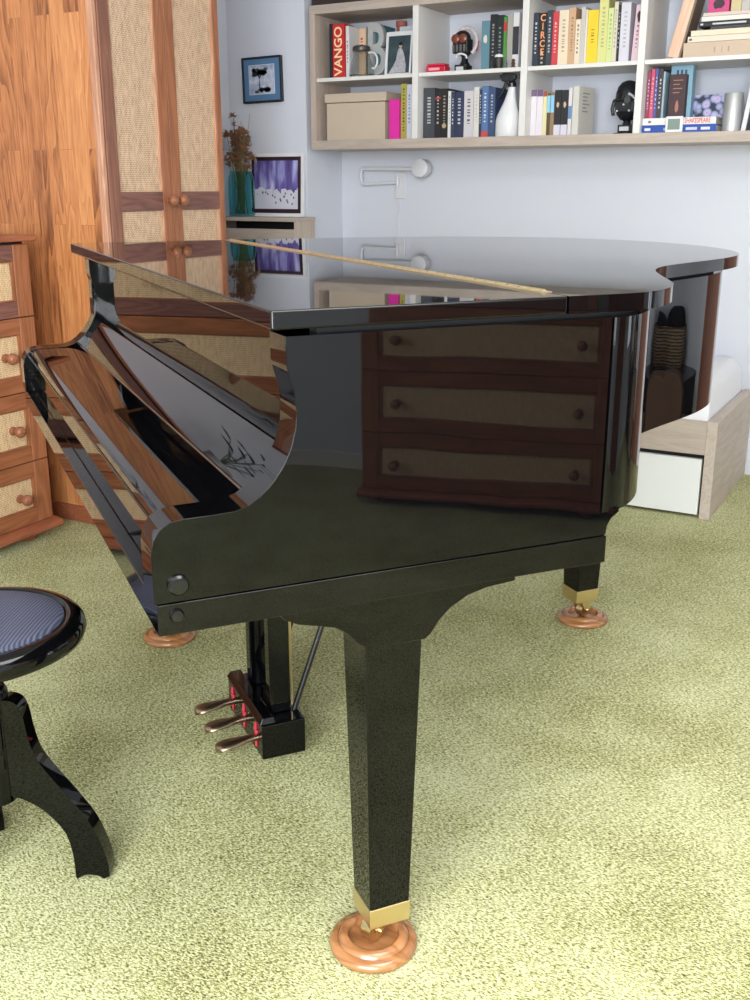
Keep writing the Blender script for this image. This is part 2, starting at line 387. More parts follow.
# ------------------------------------------------------------------ grand piano (local x = towards the tail, y = towards the bass side)
PIANO = thing('grand_piano', 'black glossy baby grand piano, lid closed, standing on wooden caster cups', 'piano', (-0.645, 0.935, 0), R(52.57))
lq = M['lacquer']
near = [(0, 0), (0.46, 0.0)]
curve = [(0.46, 0.0), (0.515, 0.008), (0.565, 0.037), (0.613, 0.085), (0.655, 0.150), (0.700, 0.225), (0.752, 0.300), (0.815, 0.357), (0.90, 0.402), (0.990, 0.444), (1.075, 0.490), (1.155, 0.552), (1.220, 0.638), (1.272, 0.748), (1.303, 0.87), (1.308, 1.00), (1.285, 1.13), (1.230, 1.25), (1.140, 1.36), (1.01, 1.445), (0.86, 1.495), (0.70, 1.520)]
outline = [(0, 0)] + spline(curve, 6) + [(0.40, 1.524), (0.0, 1.524)]
HX = 0.384   # line of the brass hinge between the flap and the main lid
flap = [(0, 0), (HX - .001, 0), (HX - .001, 1.524), (0, 1.524)]
main = [(HX + .001, 0)] + [p for p in outline if p[0] > HX + .01] + [(HX + .001, 1.524)]
bm = NB(); prism(bm, main, 0.978, 1.0, 'z'); link('lid', bm, lq, PIANO, 0.003, seg=3, smooth=30)
bm = NB(); prism(bm, flap, 0.978, 1.0, 'z'); lf = link('lid_flap', bm, lq, PIANO, 0.003, seg=3, smooth=30)
bm = NB(); box(bm, HX - .008, HX + .008, 0.050, 1.512, 0.9985, 1.0012)
for i in range(48):
    y0 = 0.056 + i * 0.030; tube(bm, [(HX, y0, 1.0012), (HX, y0 + 0.026, 1.0012)], 0.0028, 8)
link('hinge', bm, M['brass'], PIANO)
# rim: a wall that follows the lid outline, from the end of the treble cheek round the tail to the bass side
ro = inset(outline, 0.028); ri = inset(outline, 0.075)
idx = [i for i, p in enumerate(ro) if p[0] > 0.478]
rimo = [(0.476, 0.028)] + [ro[i] for i in idx] + [(0.40, 1.496), (-0.05 + 0.08, 1.496)]
rimi = [(0.476, 0.075)] + [ri[i] for i in idx] + [(0.40, 1.45), (0.03, 1.45)]
bm = NB(); band(bm, rimo, rimi, 0.70, 0.967, closed=False); link('rim', bm, lq, PIANO, 0.003, seg=2, smooth=30)
bm = NB(); band(bm, [(0.07, .045)] + [ (p[0],p[1]) for p in inset(outline, 0.045) if p[0] > .1] + [(0.07, 1.48)], [(0.07, .07)] + [(p[0],p[1]) for p in inset(outline, 0.07) if p[0] > .1] + [(0.07, 1.455)], 0.967, 0.978, closed=False)
link('lid_gap_shade', bm, M['dark'], PIANO)  # dark inset band that draws the shaded gap under the lid
bm = NB(); prism(bm, [(0.08, .08)] + [p for p in inset(outline, 0.08) if p[0] > .12] + [(0.08, 1.44)], 0.72, 0.74, 'z'); link('soundboard', bm, M['satin_black'], PIANO)
# cheeks: vase-curved arms either side of the keyboard
arm = [(-0.141, 0.667), (-0.141, 0.730), (-0.138, 0.745), (-0.130, 0.757), (-0.117, 0.764), (-0.100, 0.7665), (-0.066, 0.767), (-0.040, 0.768), (-0.023, 0.773), (-0.008, 0.783),
       (0.007, 0.798), (0.020, 0.816), (0.030, 0.837), (0.0360, 0.860), (0.0375, 0.880), (0.0355, 0.900), (0.030, 0.918), (0.0265, 0.934), (0.026, 0.967)]
cheek = arm + [(0.474, 0.967), (0.474, 0.667)]
def cheek_mesh(y0, y1, back=None):
    bm = NB(); poly = arm + [(back or 0.474, 0.967), (back or 0.474, 0.667)]
    prism(bm, poly, y0, y1, 'y'); return bm
link('cheek', cheek_mesh(0.030, 0.088), M['lacquer_side'], PIANO, 0.003, seg=3, smooth=25)
link('cheek', cheek_mesh(1.436, 1.494), lq, PIANO, 0.003, seg=3, smooth=25)
# small cove that joins the cheek to the higher rim
bm = NB(); prism(bm, [(0.4745, 0.667), (0.486, 0.667), (0.488, 0.680), (0.494, 0.690), (0.506, 0.6985), (0.506, 0.705), (0.4745, 0.705)], 0.031, 0.075, 'y'); link('cove_block', bm, lq, PIANO)
bm = NB(); box(bm, -0.138, 0.487, 0.029, 1.495, 0.627, 0.6655); link('keybed', bm, lq, PIANO, 0.0012)
# keyslip, fallboard (closed), sloping panel, ledge and music board
bm = NB(); box(bm, -0.118, -0.098, 0.088, 1.436, 0.6655, 0.735); link('keyslip', bm, lq, PIANO, 0.003)
bm = NB(); fb = [(-0.085, 0.737), (-0.112, 0.737), (-0.119, 0.741), (-0.122, 0.748), (-0.121, 0.756), (-0.115, 0.762), (-0.105, 0.7655), (-0.008, 0.7665), (-0.004, 0.768), (0.036, 0.826), (0.040, 0.828), (0.058, 0.828), (0.058, 0.812), (0.045, 0.812), (0.008, 0.752), (-0.085, 0.752)]
prism(bm, fb, 0.089, 1.435, 'y'); link('fallboard', bm, lq, PIANO, 0.0015, smooth=30)
bm = NB(); tube(bm, [(-0.007, 0.0895, 0.7675), (-0.007, 1.4345, 0.7675)], 0.0014, 8); link('fallboard_hinge', bm, M['brass_dull'], PIANO)
bm = NB(); box(bm, 0.056, 0.076, 0.089, 1.435, 0.800, 0.966); link('music_board', bm, lq, PIANO, 0.002)
for (n, z, r) in ((-0.112, 0.688, 0.0125), (-0.116, 0.651, 0.0085)):
    bm = NB(); lathe(bm, [(r, 0.0295), (r, 0.0265), (r * .8, 0.0235), (0, 0.0225)], (n, 0, z), 'y', 24)
    link('rubber_button', bm, flat('black_rubber', (0.004, 0.004, 0.005), 0.22), PIANO)
# front legs
def caster_set(root_list, cx, cy, zf, half, pcx, pcy):
    pass
def make_leg(cx, cy, ztop, top, bot, zb, wheel_dir):
    bm = NB()
    taper(bm, (cx - bot, cx + bot, cy - bot, cy + bot), zb, (cx - top, cx + top, cy - top, cy + top), ztop)
    leg = link('leg', bm, lq, PIANO, 0.0025)
    bm = NB(); b2 = bot + .0012; taper(bm, (cx - b2 + .001, cx + b2 - .001, cy - b2 + .001, cy + b2 - .001), zb - 0.030, (cx - b2, cx + b2, cy - b2, cy + b2), zb + 0.004)
    f = link('ferrule', bm, M['brass'], leg, 0.001)
    # forked caster
    wx, wy = cx + wheel_dir[0] * 0.022, cy + wheel_dir[1] * 0.022; wz = 0.034
    d = Vector((wheel_dir[0], wheel_dir[1], 0)).normalized(); s = Vector((-d.y, d.x, 0))
    bm = NB()
    for sg in (-1, 1):
        o = s * sg * 0.014
        A = Vector((cx, cy, zb - 0.029)) + o; Bp = Vector((wx, wy, wz)) + o
        prof = [A - d * .016, A + d * .016, Bp + d * .010 + Vector((0, 0, .006)), Bp + d * .006 - Vector((0, 0, .008)), Bp - d * .010 - Vector((0, 0, .004))]
        va = [bm.verts.new(p + s * .0018) for p in prof]; vb = [bm.verts.new(p - s * .0018) for p in prof]
        bm.faces.new(va); bm.faces.new(vb[::-1])
        for i in range(5): bm.faces.new((va[i], vb[i], vb[(i + 1) % 5], va[(i + 1) % 5]))
    box(bm, cx - .015, cx + .015, cy - .015, cy + .015, zb - .036, zb - .0295)
    tube(bm, [Vector((wx, wy, wz)) - s * .019, Vector((wx, wy, wz)) + s * .019], .0045, 12)
    link('caster_fork', bm, M['brass'], leg, 0.0006)
    bm = NB(); W = Vector((wx, wy, wz)); segs = 24
    tube(bm, [W - s * .010, W - s * .0095, W + s * .0095, W + s * .010], .019, segs, rr=[.016, .0195, .0195, .016])
    link('caster_wheel', bm, M['brass'], leg)
    return (wx, wy)
w1 = make_leg(0.200, 0.150, 0.545, 0.0435, 0.0325, 0.080, (-0.75, -0.35))
w2 = make_leg(0.168, 1.386, 0.545, 0.0435, 0.0325, 0.080, (-0.75, 0.55))
w3 = make_leg(1.190, 1.058, 0.690, 0.0500, 0.0330, 0.100, (0.75, 0.25))
def bracket(y0, y1):
    pl = [(0.026, 0.627), (0.026, 0.603), (0.040, 0.588), (0.060, 0.578), (0.088, 0.571), (0.110, 0.565), (0.128, 0.553), (0.142, 0.536), (0.160, 0.526), (0.168, 0.524), (0.244, 0.524), (0.254, 0.532), (0.266, 0.549), (0.285, 0.566), (0.310, 0.579), (0.345, 0.587), (0.387, 0.590), (0.387, 0.627)]
    bm = NB(); prism(bm, pl, y0, y1, 'y'); return link('leg_bracket', bm, lq, PIANO, 0.002)
bracket(0.100, 0.200); bracket(1.324, 1.424)
# underside beam carrying the tail leg
bm = NB(); box(bm, 0.487, 1.235, 0.99, 1.13, 0.668, 0.70); link('tail_brace', bm, M['satin_black'], PIANO, 0.003)
# pedal lyre
LY = M['lacquer']
bm = NB(); box(bm, 0.180, 0.272, 0.690, 0.935, 0.022, 0.098); link('pedal_box', bm, LY, PIANO, 0.003)
bm = NB(); taper(bm, (0.176, 0.210, 0.692, 0.933), 0.0985, (0.184, 0.208, 0.697, 0.928), 0.112); link('pedal_box_cap', bm, LY, PIANO, 0.002)
for y in (0.745, 0.880):
    bm = NB(); box(bm, 0.212, 0.256, y - .014, y + .014, 0.098, 0.600); link('lyre_post', bm, LY, PIANO, 0.003)
bm = NB(); box(bm, 0.190, 0.275, 0.70, 0.925, 0.597, 0.627); link('lyre_block', bm, LY, PIANO, 0.003)
for y in (0.760, 0.812, 0.864):
    bm = NB(); tube(bm, [(0.268, y, 0.098), (0.266, y, 0.624)], 0.0028, 8); link('trap_rod', bm, M['brass'], PIANO)
for y, ym in ((0.735, 0.765), (0.895, 0.86)):
    bm = NB(); tube(bm, [(0.262, y, 0.092), (0.470, ym, 0.622)], 0.006, 10); link('brace_rod', bm, M['satin_black'], PIANO)
def pedal(y):
    bm = NB(); pts = [(0.190, 0.056, 0.009), (0.172, 0.056, 0.009), (0.155, 0.055, 0.0115), (0.138, 0.054, 0.0155), (0.120, 0.053, 0.0190), (0.106, 0.051, 0.0190), (0.098, 0.049, 0.0150), (0.094, 0.048, 0.008)]
    rings = []
    for x, z, wd in pts:
        h = 0.0075
        rings.append([bm.verts.new((x, y + wd * math.cos(t), z + h * math.sin(t))) for t in [2 * math.pi * k / 14 for k in range(14)]])
    for a, b in zip(rings, rings[1:]):
        for k in range(14): bm.faces.new((a[k], a[(k + 1) % 14], b[(k + 1) % 14], b[k]))
    bm.faces.new(rings[0]); bm.faces.new(rings[-1][::-1])
    p = link('pedal', bm, M['brass_dull'], PIANO)
    bm = NB(); box(bm, 0.1765, 0.1795, y - .0028, y + .0028, 0.036, 0.090); box(bm, 0.1765, 0.1795, y - .010, y + .010, 0.069, 0.075); link('felt_guide', bm, M['redfelt'], PIANO)
for y in (0.728, 0.812, 0.896): pedal(y)

# caster cups under the three legs
CUP = None
def to_world(x, y): return PIANO.matrix_basis @ Vector((x, y, 0))
cups = []
for (wx, wy), lab in ((w1, 'turned wooden caster cup under the near front leg of the piano'), (w2, 'turned wooden caster cup under the far front leg, left below the keyboard'), (w3, 'turned wooden caster cup under the tail leg of the piano')):
    c = PIANO.location.copy(); a = R(52.57)
    X = c.x + wx * math.cos(a) - wy * math.sin(a); Y = c.y + wx * math.sin(a) + wy * math.cos(a)
    if CUP is None:
        bm = NB()
        lathe(bm, [(0.062, 0.0), (0.0670, 0.003), (0.0685, 0.008), (0.0665, 0.013), (0.0610, 0.0165), (0.0560, 0.0175), (0.0552, 0.0160), (0.0543, 0.0178), (0.0520, 0.0215), (0.0470, 0.0245), (0.0425, 0.0250), (0.0400, 0.0240), (0.0392, 0.0205), (0.0385, 0.0140), (0.0, 0.0135)], seg=64)
        CUP = link('caster_cup', bm, M['cupwood'], smooth=60)
        o = CUP
    else:
        o = CUP.copy(); COL.objects.link(o)
    o.location = (X, Y, 0); tag(o, lab, 'caster cup', 'wooden caster cups under the piano legs')

# ------------------------------------------------------------------ piano stool
SX, SY = -1.283, 1.017
ST = thing('piano_stool', 'round black stool with ribbed seat pad and curved legs, cut by the left edge', 'stool', (SX, SY, 0), 0)
bm = NB(); lathe(bm, [(0.0, 0.425), (0.130, 0.425), (0.152, 0.427), (0.163, 0.434), (0.167, 0.446), (0.164, 0.458), (0.156, 0.4655), (0.143, 0.468), (0.136, 0.4665), (0.134, 0.463), (0, 0.463)], seg=80); link('seat_rim', bm, lq, ST, smooth=60)
bm = NB(); lathe(bm, [(0.1335, 0.4625), (0.1330, 0.467), (0.125, 0.4705), (0.09, 0.473), (0.0, 0.474)], seg=80)
pm, nt, b = newmat('ribbed_seat_fabric')
tc = N(nt, 'ShaderNodeTexCoord'); wv = N(nt, 'ShaderNodeTexWave'); wv.wave_type = 'BANDS'; wv.bands_direction = 'DIAGONAL'; wv.inputs['Scale'].default_value = 80
mpn = N(nt, 'ShaderNodeMapping'); mpn.inputs['Rotation'].default_value = (0, 0, R(20)); nt.links.new(tc.outputs['Object'], mpn.inputs[0]); nt.links.new(mpn.outputs[0], wv.inputs['Vector'])
rr_ = ramp(nt, [(0.2, (0.028, 0.032, 0.055)), (0.9, (0.095, 0.105, 0.165))]); nt.links.new(wv.outputs['Fac'], rr_.inputs[0]); nt.links.new(rr_.outputs[0], b.inputs['Base Color']); b.inputs['Roughness'].default_value = 0.55
bp = N(nt, 'ShaderNodeBump'); bp.inputs['Distance'].default_value = 0.001; bp.inputs['Strength'].default_value = 0.5; nt.links.new(wv.outputs['Fac'], bp.inputs['Height']); nt.links.new(bp.outputs[0], b.inputs['Normal'])
link('seat_pad', bm, pm, ST)
bm = NB(); lathe(bm, [(0.0, 0.145), (0.022, 0.145), (0.034, 0.150), (0.034, 0.345), (0.030, 0.352), (0.0, 0.358)], seg=40); link('column', bm, lq, ST, smooth=40)
bm = NB(); lathe(bm, [(0.0, 0.355), (0.013, 0.355), (0.013, 0.412), (0.0, 0.412)], seg=20)
for k in range(9): tube(bm, [(0.0135 * math.cos(t), 0.0135 * math.sin(t), 0.36 + k * .006 + t / 6.283 * .006) for t in [2 * math.pi * j / 16 for j in range(17)]], 0.0016, 6)
link('screw_spindle', bm, M['steel'], ST)
bm = NB(); lathe(bm, [(0.0, 0.410), (0.06, 0.410), (0.075, 0.418), (0.075, 0.4255), (0.0, 0.4255)], seg=40); link('seat_plate', bm, M['satin_black'], ST)
up = [(0.028, 0.337), (0.044, 0.336), (0.056, 0.328), (0.063, 0.308), (0.067, 0.275), (0.076, 0.237), (0.096, 0.202), (0.126, 0.160), (0.157, 0.112), (0.174, 0.067), (0.182, 0.032), (0.182, 0.008)]
dn = [(0.172, 0.003), (0.163, 0.009), (0.145, 0.011), (0.132, 0.006), (0.125, 0.004), (0.124, 0.040), (0.115, 0.090), (0.086, 0.130), (0.055, 0.152), (0.028, 0.162)]
legpoly = spline(up, 4) + spline(dn, 3)
for k in range(3):
    bm = NB(); prism(bm, legpoly, -0.016, 0.016, 'y')
    bmesh.ops.rotate(bm, verts=bm.verts, cent=(0, 0, 0), matrix=Matrix.Rotation(R(27 + 120 * k), 3, 'Z'))
    link('leg', bm, lq, ST, 0.007, seg=3, smooth=30)

# ------------------------------------------------------------------ chests of drawers
def make_chest(label, loc, rotz):
    """local: front face plane x=0 facing +x, width along y from 0 to -W (right end at y=0 seen from the front), z up"""
    W, D = 0.90, 0.345
    t = thing('chest_of_drawers', label, 'chest of drawers', loc, rotz)
    bm = NB(); box(bm, -D, -0.022, -W, 0, 0.058, 0.960); link('carcass', bm, M['orange_z'], t, 0.003)
    bm = NB(); box(bm, -D - .0, 0.028, -W - .016, 0.016, 0.9665, 0.985); link('top', bm, M['redbrown_y'], t, 0.005)
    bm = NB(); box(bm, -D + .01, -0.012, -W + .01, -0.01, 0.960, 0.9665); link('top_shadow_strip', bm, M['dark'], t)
    bm = NB(); prism(bm, [(-D, 0.030), (0.022, 0.030), (0.030, 0.036), (0.030, 0.048), (0.020, 0.056), (0.006, 0.0605), (-D, 0.0605)], -W - .016, 0.016, 'y'); link('plinth_moulding', bm, M['redbrown_y'], t, 0.003)
    for fx, fy in ((-0.035, -0.085), (-0.035, -W + .085), (-D + .05, -0.085), (-D + .05, -W + .085)):
        bm = NB(); lathe(bm, [(0.0, 0.0), (0.020, 0.0), (0.030, 0.010), (0.034, 0.022), (0.031, 0.031), (0.0, 0.031)], (fx, fy, 0), seg=24); link('foot', bm, M['redbrown_y'], t)
    for z0, z1 in ((0.0625, 0.268), (0.271, 0.497), (0.500, 0.733), (0.736, 0.958)):
        st, rl = 0.062, 0.050
        d = bpy.data.objects.new('drawer', None); COL.objects.link(d); d.parent = t
        for ya, yb in ((-W + .001, -W + st), (-st, -.001)):
            bm = NB(); box(bm, -0.022, 0.0, ya, yb, z0, z1); link('drawer_stile', bm, M['orange_z'], d, 0.0025)
        for za, zb in ((z0, z0 + rl), (z1 - rl, z1)):
            bm = NB(); box(bm, -0.0215, -0.0008, -W + st, -st, za, zb); link('drawer_rail', bm, M['orange_y' if z0 < .6 else 'brown_y'], d, 0.0015)
        bm = NB(); box(bm, -D + .02, -0.0225, -W + .02, -.02, z0 + .01, z0 + .02); link('drawer_bottom', bm, M['orange_y'], d)
        bm = NB(); a0, a1, b0, b1, m_ = -W + st, -st, z0 + rl, z1 - rl, 0.010
        for q in ((a0, a0 + m_, b0, b1), (a1 - m_, a1, b0, b1), (a0 + m_, a1 - m_, b0, b0 + m_ * .4), (a0 + m_, a1 - m_, b1 - m_ * .4, b1)): box(bm, -0.016, -0.004, *q)
        link('inner_moulding', bm, M['orange_z'], d, 0.002)
        bm = NB(); box(bm, -0.020, -0.011, -W + st, -st, z0 + rl, z1 - rl); link('rattan_panel', bm, M['rattan_big'], d)
        zc = (z0 + z1) / 2 - (.010 if z0 < .1 else .002)
        for ky in ((-0.125, -W + .125) if z0 < .7 else (-W / 2 - .14, -W / 2 + .14)):
            bm = NB(); lathe(bm, [(0.0, -0.012), (0.0145, -0.0105), (0.0145, -0.007), (0.007, -0.004), (0.0065, 0.006), (0.012, 0.010), (0.0175, 0.017), (0.0185, 0.025), (0.0155, 0.033), (0.008, 0.038), (0.0, 0.039)], (0, ky, zc), 'x', 24)
            link('knob', bm, M['knob'], d, smooth=60)
    return t
make_chest('orange wooden chest with rattan drawer fronts at the left edge beside the wardrobe', (-2.552, 2.378, 0), 0)
make_chest('wooden rattan-front chest of drawers mirrored in the black side of the piano', (1.80, 0.430, 0), R(180))

# ------------------------------------------------------------------ wardrobe (local origin at its near front corner on the floor)
WX, WY = -2.35, 2.530
WD = thing('wardrobe', 'tall orange wooden wardrobe with two rattan doors and planked side', 'wardrobe', (WX, WY, 0))
HW, WW, DW = 2.26, 0.610, 0.585
bm = NB(); box(bm, -DW, -0.030, 0.0, 0.022, 0.055, HW); link('side_panel', bm, M['plank'], WD, 0.001)
bm = NB(); box(bm, -DW, -0.030, WW - .022, WW, 0.055, HW); link('side_panel', bm, M['orange_z'], WD, 0.001)
bm = NB(); box(bm, -DW, -DW + .012, 0.022, WW - .022, 0.055, HW); link('back_panel', bm, M['orange_z'], WD)
bm = NB(); box(bm, -DW - .0, 0.02, -0.015, WW + .015, HW, HW + .03); link('cornice', bm, M['redbrown_y'], WD, 0.006)
bm = NB(); box(bm, -DW, -0.030, 0.022, WW - .022, 0.055, 0.09); link('floor_board', bm, M['orange_y'], WD)
bm = NB(); prism(bm, [(-DW, 0.0), (0.0, 0.0), (0.010, 0.010), (0.010, 0.045), (0.0, 0.056), (-DW, 0.056)], -0.016, WW + .012, 'y'); link('plinth', bm, M['redbrown_y'], WD, 0.003)
bm = NB(); box(bm, -0.0295, -0.004, -0.004, 0.014, 0.057, HW - .001); link('corner_trim', bm, M['pinkwood'], WD, 0.004, seg=3)
def wdoor(y0, y1, sa, sb, ky):
    X0, X1 = -0.026, 0.0
    d = bpy.data.objects.new('door', None); COL.objects.link(d); d.parent = WD
    for ya, yb, mt in ((y0, y0 + sa, 'brown_z' if y0 < .1 else 'orange_z'), (y1 - sb, y1, 'orange_z')):
        bm = NB(); box(bm, X0, X1, ya, yb, 0.07, HW - .01); link('door_stile', bm, M[mt], d, 0.002)
    for z0, z1 in ((0.07, 0.14), (1.052, 1.112), (HW - .08, HW - .01)):
        bm = NB(); box(bm, X0 + .001, X1 - .001, y0 + sa, y1 - sb, z0, z1); link('door_rail', bm, M['brown_y'], d, 0.0015)
    for z0, z1 in ((0.14, 1.052), (1.112, HW - .08)):
        bm = NB(); box(bm, X0 + .004, X1 - .009, y0 + sa, y1 - sb, z0, z1); link('rattan_panel', bm, M['rattan_fine'], d)
        bm = NB(); box(bm, X1 - .010, X1 - .002, y1 - sb - .006, y1 - sb - .0002, z0, z1); link('inner_moulding', bm, M['pinkwood'], d, 0.001)
    bm = NB(); lathe(bm, [(0.0, 0.0), (0.008, 0.0), (0.0075, 0.010), (0.013, 0.014), (0.0175, 0.021), (0.0185, 0.029), (0.015, 0.036), (0.007, 0.040), (0.0, 0.0405)], (0, ky, 1.083), 'x', 24)
    link('knob', bm, M['knob'], d, smooth=60)
wdoor(0.015, 0.3165, 0.050, 0.046, 0.292)
wdoor(0.3195, 0.608, 0.046, 0.030, 0.346)

# ------------------------------------------------------------------ console against the pillar
CN = thing('console_cabinet', 'pale oak console beside the wardrobe carrying the vase and framed print', 'cabinet', (-2.945, 3.85, 0))
bm = NB(); box(bm, 0, 0.440, 0.0, 0.148, 0.982, 1.000); link('top', bm, M['oak_x'], CN, 0.0015)
for xa in (0.0, 0.420):
    bm = NB(); box(bm, xa, xa + .018, 0.004, 0.146, 0.0, 0.982); link('side_panel', bm, M['oak_z'], CN, 0.001)
bm = NB(); box(bm, 0.018, 0.420, 0.006, 0.024, 0.03, 0.950); link('front_panel', bm, M['oak_x'], CN, 0.001)
bm = NB(); box(bm, 0.018, 0.420, 0.136, 0.146, 0.0, 0.982); link('back_panel', bm, M['dark'], CN)
bm = NB(); box(bm, 0.018, 0.420, 0.03, 0.136, 0.0, 0.03); link('floor_board', bm, M['oak_x'], CN)

# teal glass vase with dried flowers
VX, VY, VZ = -2.838, 3.912, 1.0005
VS = thing('glass_vase', 'tall teal glass vase with ribbed sides standing on the console', 'vase', (VX, VY, VZ))
bm = NB(); prof = [(0.0, 0.0), (0.050, 0.0), (0.057, 0.006), (0.058, 0.02), (0.058, 0.150), (0.055, 0.170), (0.050, 0.182), (0.050, 0.192), (0.0465, 0.192), (0.0465, 0.182), (0.051, 0.168), (0.054, 0.15), (0.054, 0.02), (0.050, 0.009), (0, 0.009)]
lathe(bm, prof, seg=12); link('vase_body', bm, glass('teal_glass', (0.52, 0.86, 0.91), 0.05), VS, smooth=20)
DF = thing('dried_flowers', 'bouquet of brown dried flowers and seed heads in the teal vase', 'dried flowers', (VX, VY, VZ))
fl = M['flower'] = flat('dried_petals', (0.26, 0.125, 0.065), rough=0.9, var=0.5, bscale=90)
fl2 = flat('dried_leaves', (0.30, 0.24, 0.15), rough=0.9, var=0.4, bscale=90); stm = flat('dried_stems', (0.20, 0.16, 0.07), rough=0.9)
bm = NB(); bm2 = NB(); bm3 = NB(); rnd = random.Random(3)
heads = []
for i in range(46):
    a = rnd.uniform(0, 6.28); rr0 = rnd.uniform(0.005, 0.035); tx, ty, tz = rnd.gauss(-0.004, 0.026), rnd.gauss(0, 0.024), rnd.uniform(0.19, 0.36)
    tube(bm3, [(rr0 * math.cos(a), rr0 * math.sin(a), 0.012), (tx * .5, ty * .5, 0.17), (tx, ty, tz)], 0.0016, 5)
    heads.append((tx, ty, tz, rnd.uniform(0.016, 0.026)))
tube(bm3, [(0, 0, 0.02), (-0.02, 0, 0.2), (-0.028, 0.0, 0.415)], 0.002, 5); tube(bm3, [(0, 0, 0.02), (0.02, 0, 0.2), (0.052, 0.01, 0.43)], 0.0009, 5); tube(bm3, [(0, 0, 0.02), (0.01, 0, 0.2), (0.004, 0.01, 0.40)], 0.0009, 5)
heads += [(-0.032, 0, 0.420, 0.018), (-0.026, 0, 0.385, 0.013), (-0.020, 0, 0.355, 0.014), (-0.055, -0.01, 0.26, 0.014), (-0.062, 0, 0.215, 0.016), (0.045, 0, 0.33, 0.015), (0.035, 0, 0.30, 0.018)]
for x, y, z, r in heads:
    for k in range(14):
        a = rnd.uniform(0, 6.28); e = rnd.uniform(-0.3, 1.3); d = Vector((math.cos(a) * math.cos(e), math.sin(a) * math.cos(e), math.sin(e)))
        s = d.cross(Vector((0, 0, 1))); s = (s.normalized() if s.length > .01 else Vector((1, 0, 0))); c = Vector((x, y, z)); u = s.cross(d)
        p = [c, c + d * r * .6 + s * r * .42 + u * r * .15, c + d * r * 1.25, c + d * r * .6 - s * r * .42 + u * r * .15]
        v = [bm.verts.new(q) for q in p]; v2 = [bm.verts.new(q + u * .0012) for q in p]
        bm.faces.new(v); bm.faces.new(v2[::-1])
        for j in range(4): bm.faces.new((v[j], v2[j], v2[(j + 1) % 4], v[(j + 1) % 4]))
for i in range(46):
    x, y, z = rnd.gauss(0, 0.030), rnd.gauss(0, 0.025), rnd.uniform(0.19, 0.33); a = rnd.uniform(0, 6.28); L = rnd.uniform(0.02, 0.04)
    d = Vector((math.cos(a), math.sin(a), rnd.uniform(-.3, 1))).normalized(); s = d.cross(Vector((0, 0, 1))).normalized(); c = Vector((x, y, z)); u = s.cross(d)
    p = [c, c + d * L * .5 + s * L * .15, c + d * L + u * L * .2, c + d * L * .5 - s * L * .15]
    v = [bm2.verts.new(q) for q in p]; v2 = [bm2.verts.new(q + u * .0008) for q in p]
    bm2.faces.new(v); bm2.faces.new(v2[::-1])
    for j in range(4): bm2.faces.new((v[j], v2[j], v2[(j + 1) % 4], v[(j + 1) % 4]))
link('flower_heads', bm, fl, DF, smooth=10); link('leaves', bm2, fl2, DF, smooth=10); link('stems', bm3, stm, DF)

# leaning framed winter print: lilac trees over snow with tiny skaters
def framed(name, label, cat, X0, X1, Z0, Z1, Y, th, fw, fm, lean=0.0):
    t = thing(name, label, cat, (X0, Y, Z0)); t.rotation_euler = (lean, 0, 0)
    w_, h_ = X1 - X0, Z1 - Z0; bm = NB()
    box(bm, 0, fw, 0, th, 0, h_); box(bm, w_ - fw, w_, 0, th, 0, h_); box(bm, fw, w_ - fw, 0, th, 0, fw); box(bm, fw, w_ - fw, 0, th, h_ - fw, h_)
    link('frame', bm, fm, t, 0.001)
    bm = NB(); box(bm, fw * .5, w_ - fw * .5, th * .55, th - .001, fw * .5, h_ - fw * .5); link('backing', bm, M['dark'], t)
    return t, w_, h_
t, w_, h_ = framed('framed_print', 'white framed print of purple trees above snow leaning behind the vase', 'picture', -2.845, -2.552, 1.0005, 1.268, 3.972, 0.012, 0.014, M['white_pl'], R(-2.5))
bm = NB()
for q in ((0.016, 0.030, 0.016, h_ - .016), (w_ - .030, w_ - .016, 0.016, h_ - .016), (0.030, w_ - .030, 0.016, 0.032), (0.030, w_ - .030, h_ - .030, h_ - .016)): box(bm, q[0], q[1], 0.002, 0.0064, q[2], q[3])
link('inner_frame', bm, flat('plum_frame', (0.035, 0.012, 0.022), 0.4), t)
pm, nt, b = newmat('winter_print')
tc = N(nt, 'ShaderNodeTexCoord'); mp = N(nt, 'ShaderNodeMapping'); mp.inputs['Scale'].default_value = (26, 1, 5); nt.links.new(tc.outputs['Object'], mp.inputs[0])
nz = N(nt, 'ShaderNodeTexNoise'); nz.inputs['Scale'].default_value = 1.0; nz.inputs['Detail'].default_value = 5; nt.links.new(mp.outputs[0], nz.inputs['Vector'])
r1 = ramp(nt, [(0.30, (0.06, 0.025, 0.12)), (0.48, (0.16, 0.13, 0.42)), (0.60, (0.40, 0.40, 0.72)), (0.75, (0.78, 0.74, 0.85))]); nt.links.new(nz.outputs['Fac'], r1.inputs[0])
sp = N(nt, 'ShaderNodeSeparateXYZ'); nt.links.new(tc.outputs['Object'], sp.inputs[0])
nb = N(nt, 'ShaderNodeTexNoise'); nb.inputs['Scale'].default_value = 28; nt.links.new(tc.outputs['Object'], nb.inputs['Vector'])
ad = N(nt, 'ShaderNodeMath', operation='MULTIPLY_ADD'); ad.inputs[1].default_value = 0.10; nt.links.new(nb.outputs['Fac'], ad.inputs[0]); nt.links.new(sp.outputs['Z'], ad.inputs[2])
gt = N(nt, 'ShaderNodeMath', operation='GREATER_THAN'); gt.inputs[1].default_value = 0.165; nt.links.new(ad.outputs[0], gt.inputs[0])
mx = N(nt, 'ShaderNodeMix', data_type='RGBA'); mx.inputs[6].default_value = (0.68, 0.68, 0.78, 1); nt.links.new(gt.outputs[0], mx.inputs[0]); nt.links.new(r1.outputs[0], mx.inputs[7]); nt.links.new(mx.outputs[2], b.inputs['Base Color'])
b.inputs['Roughness'].default_value = 0.3
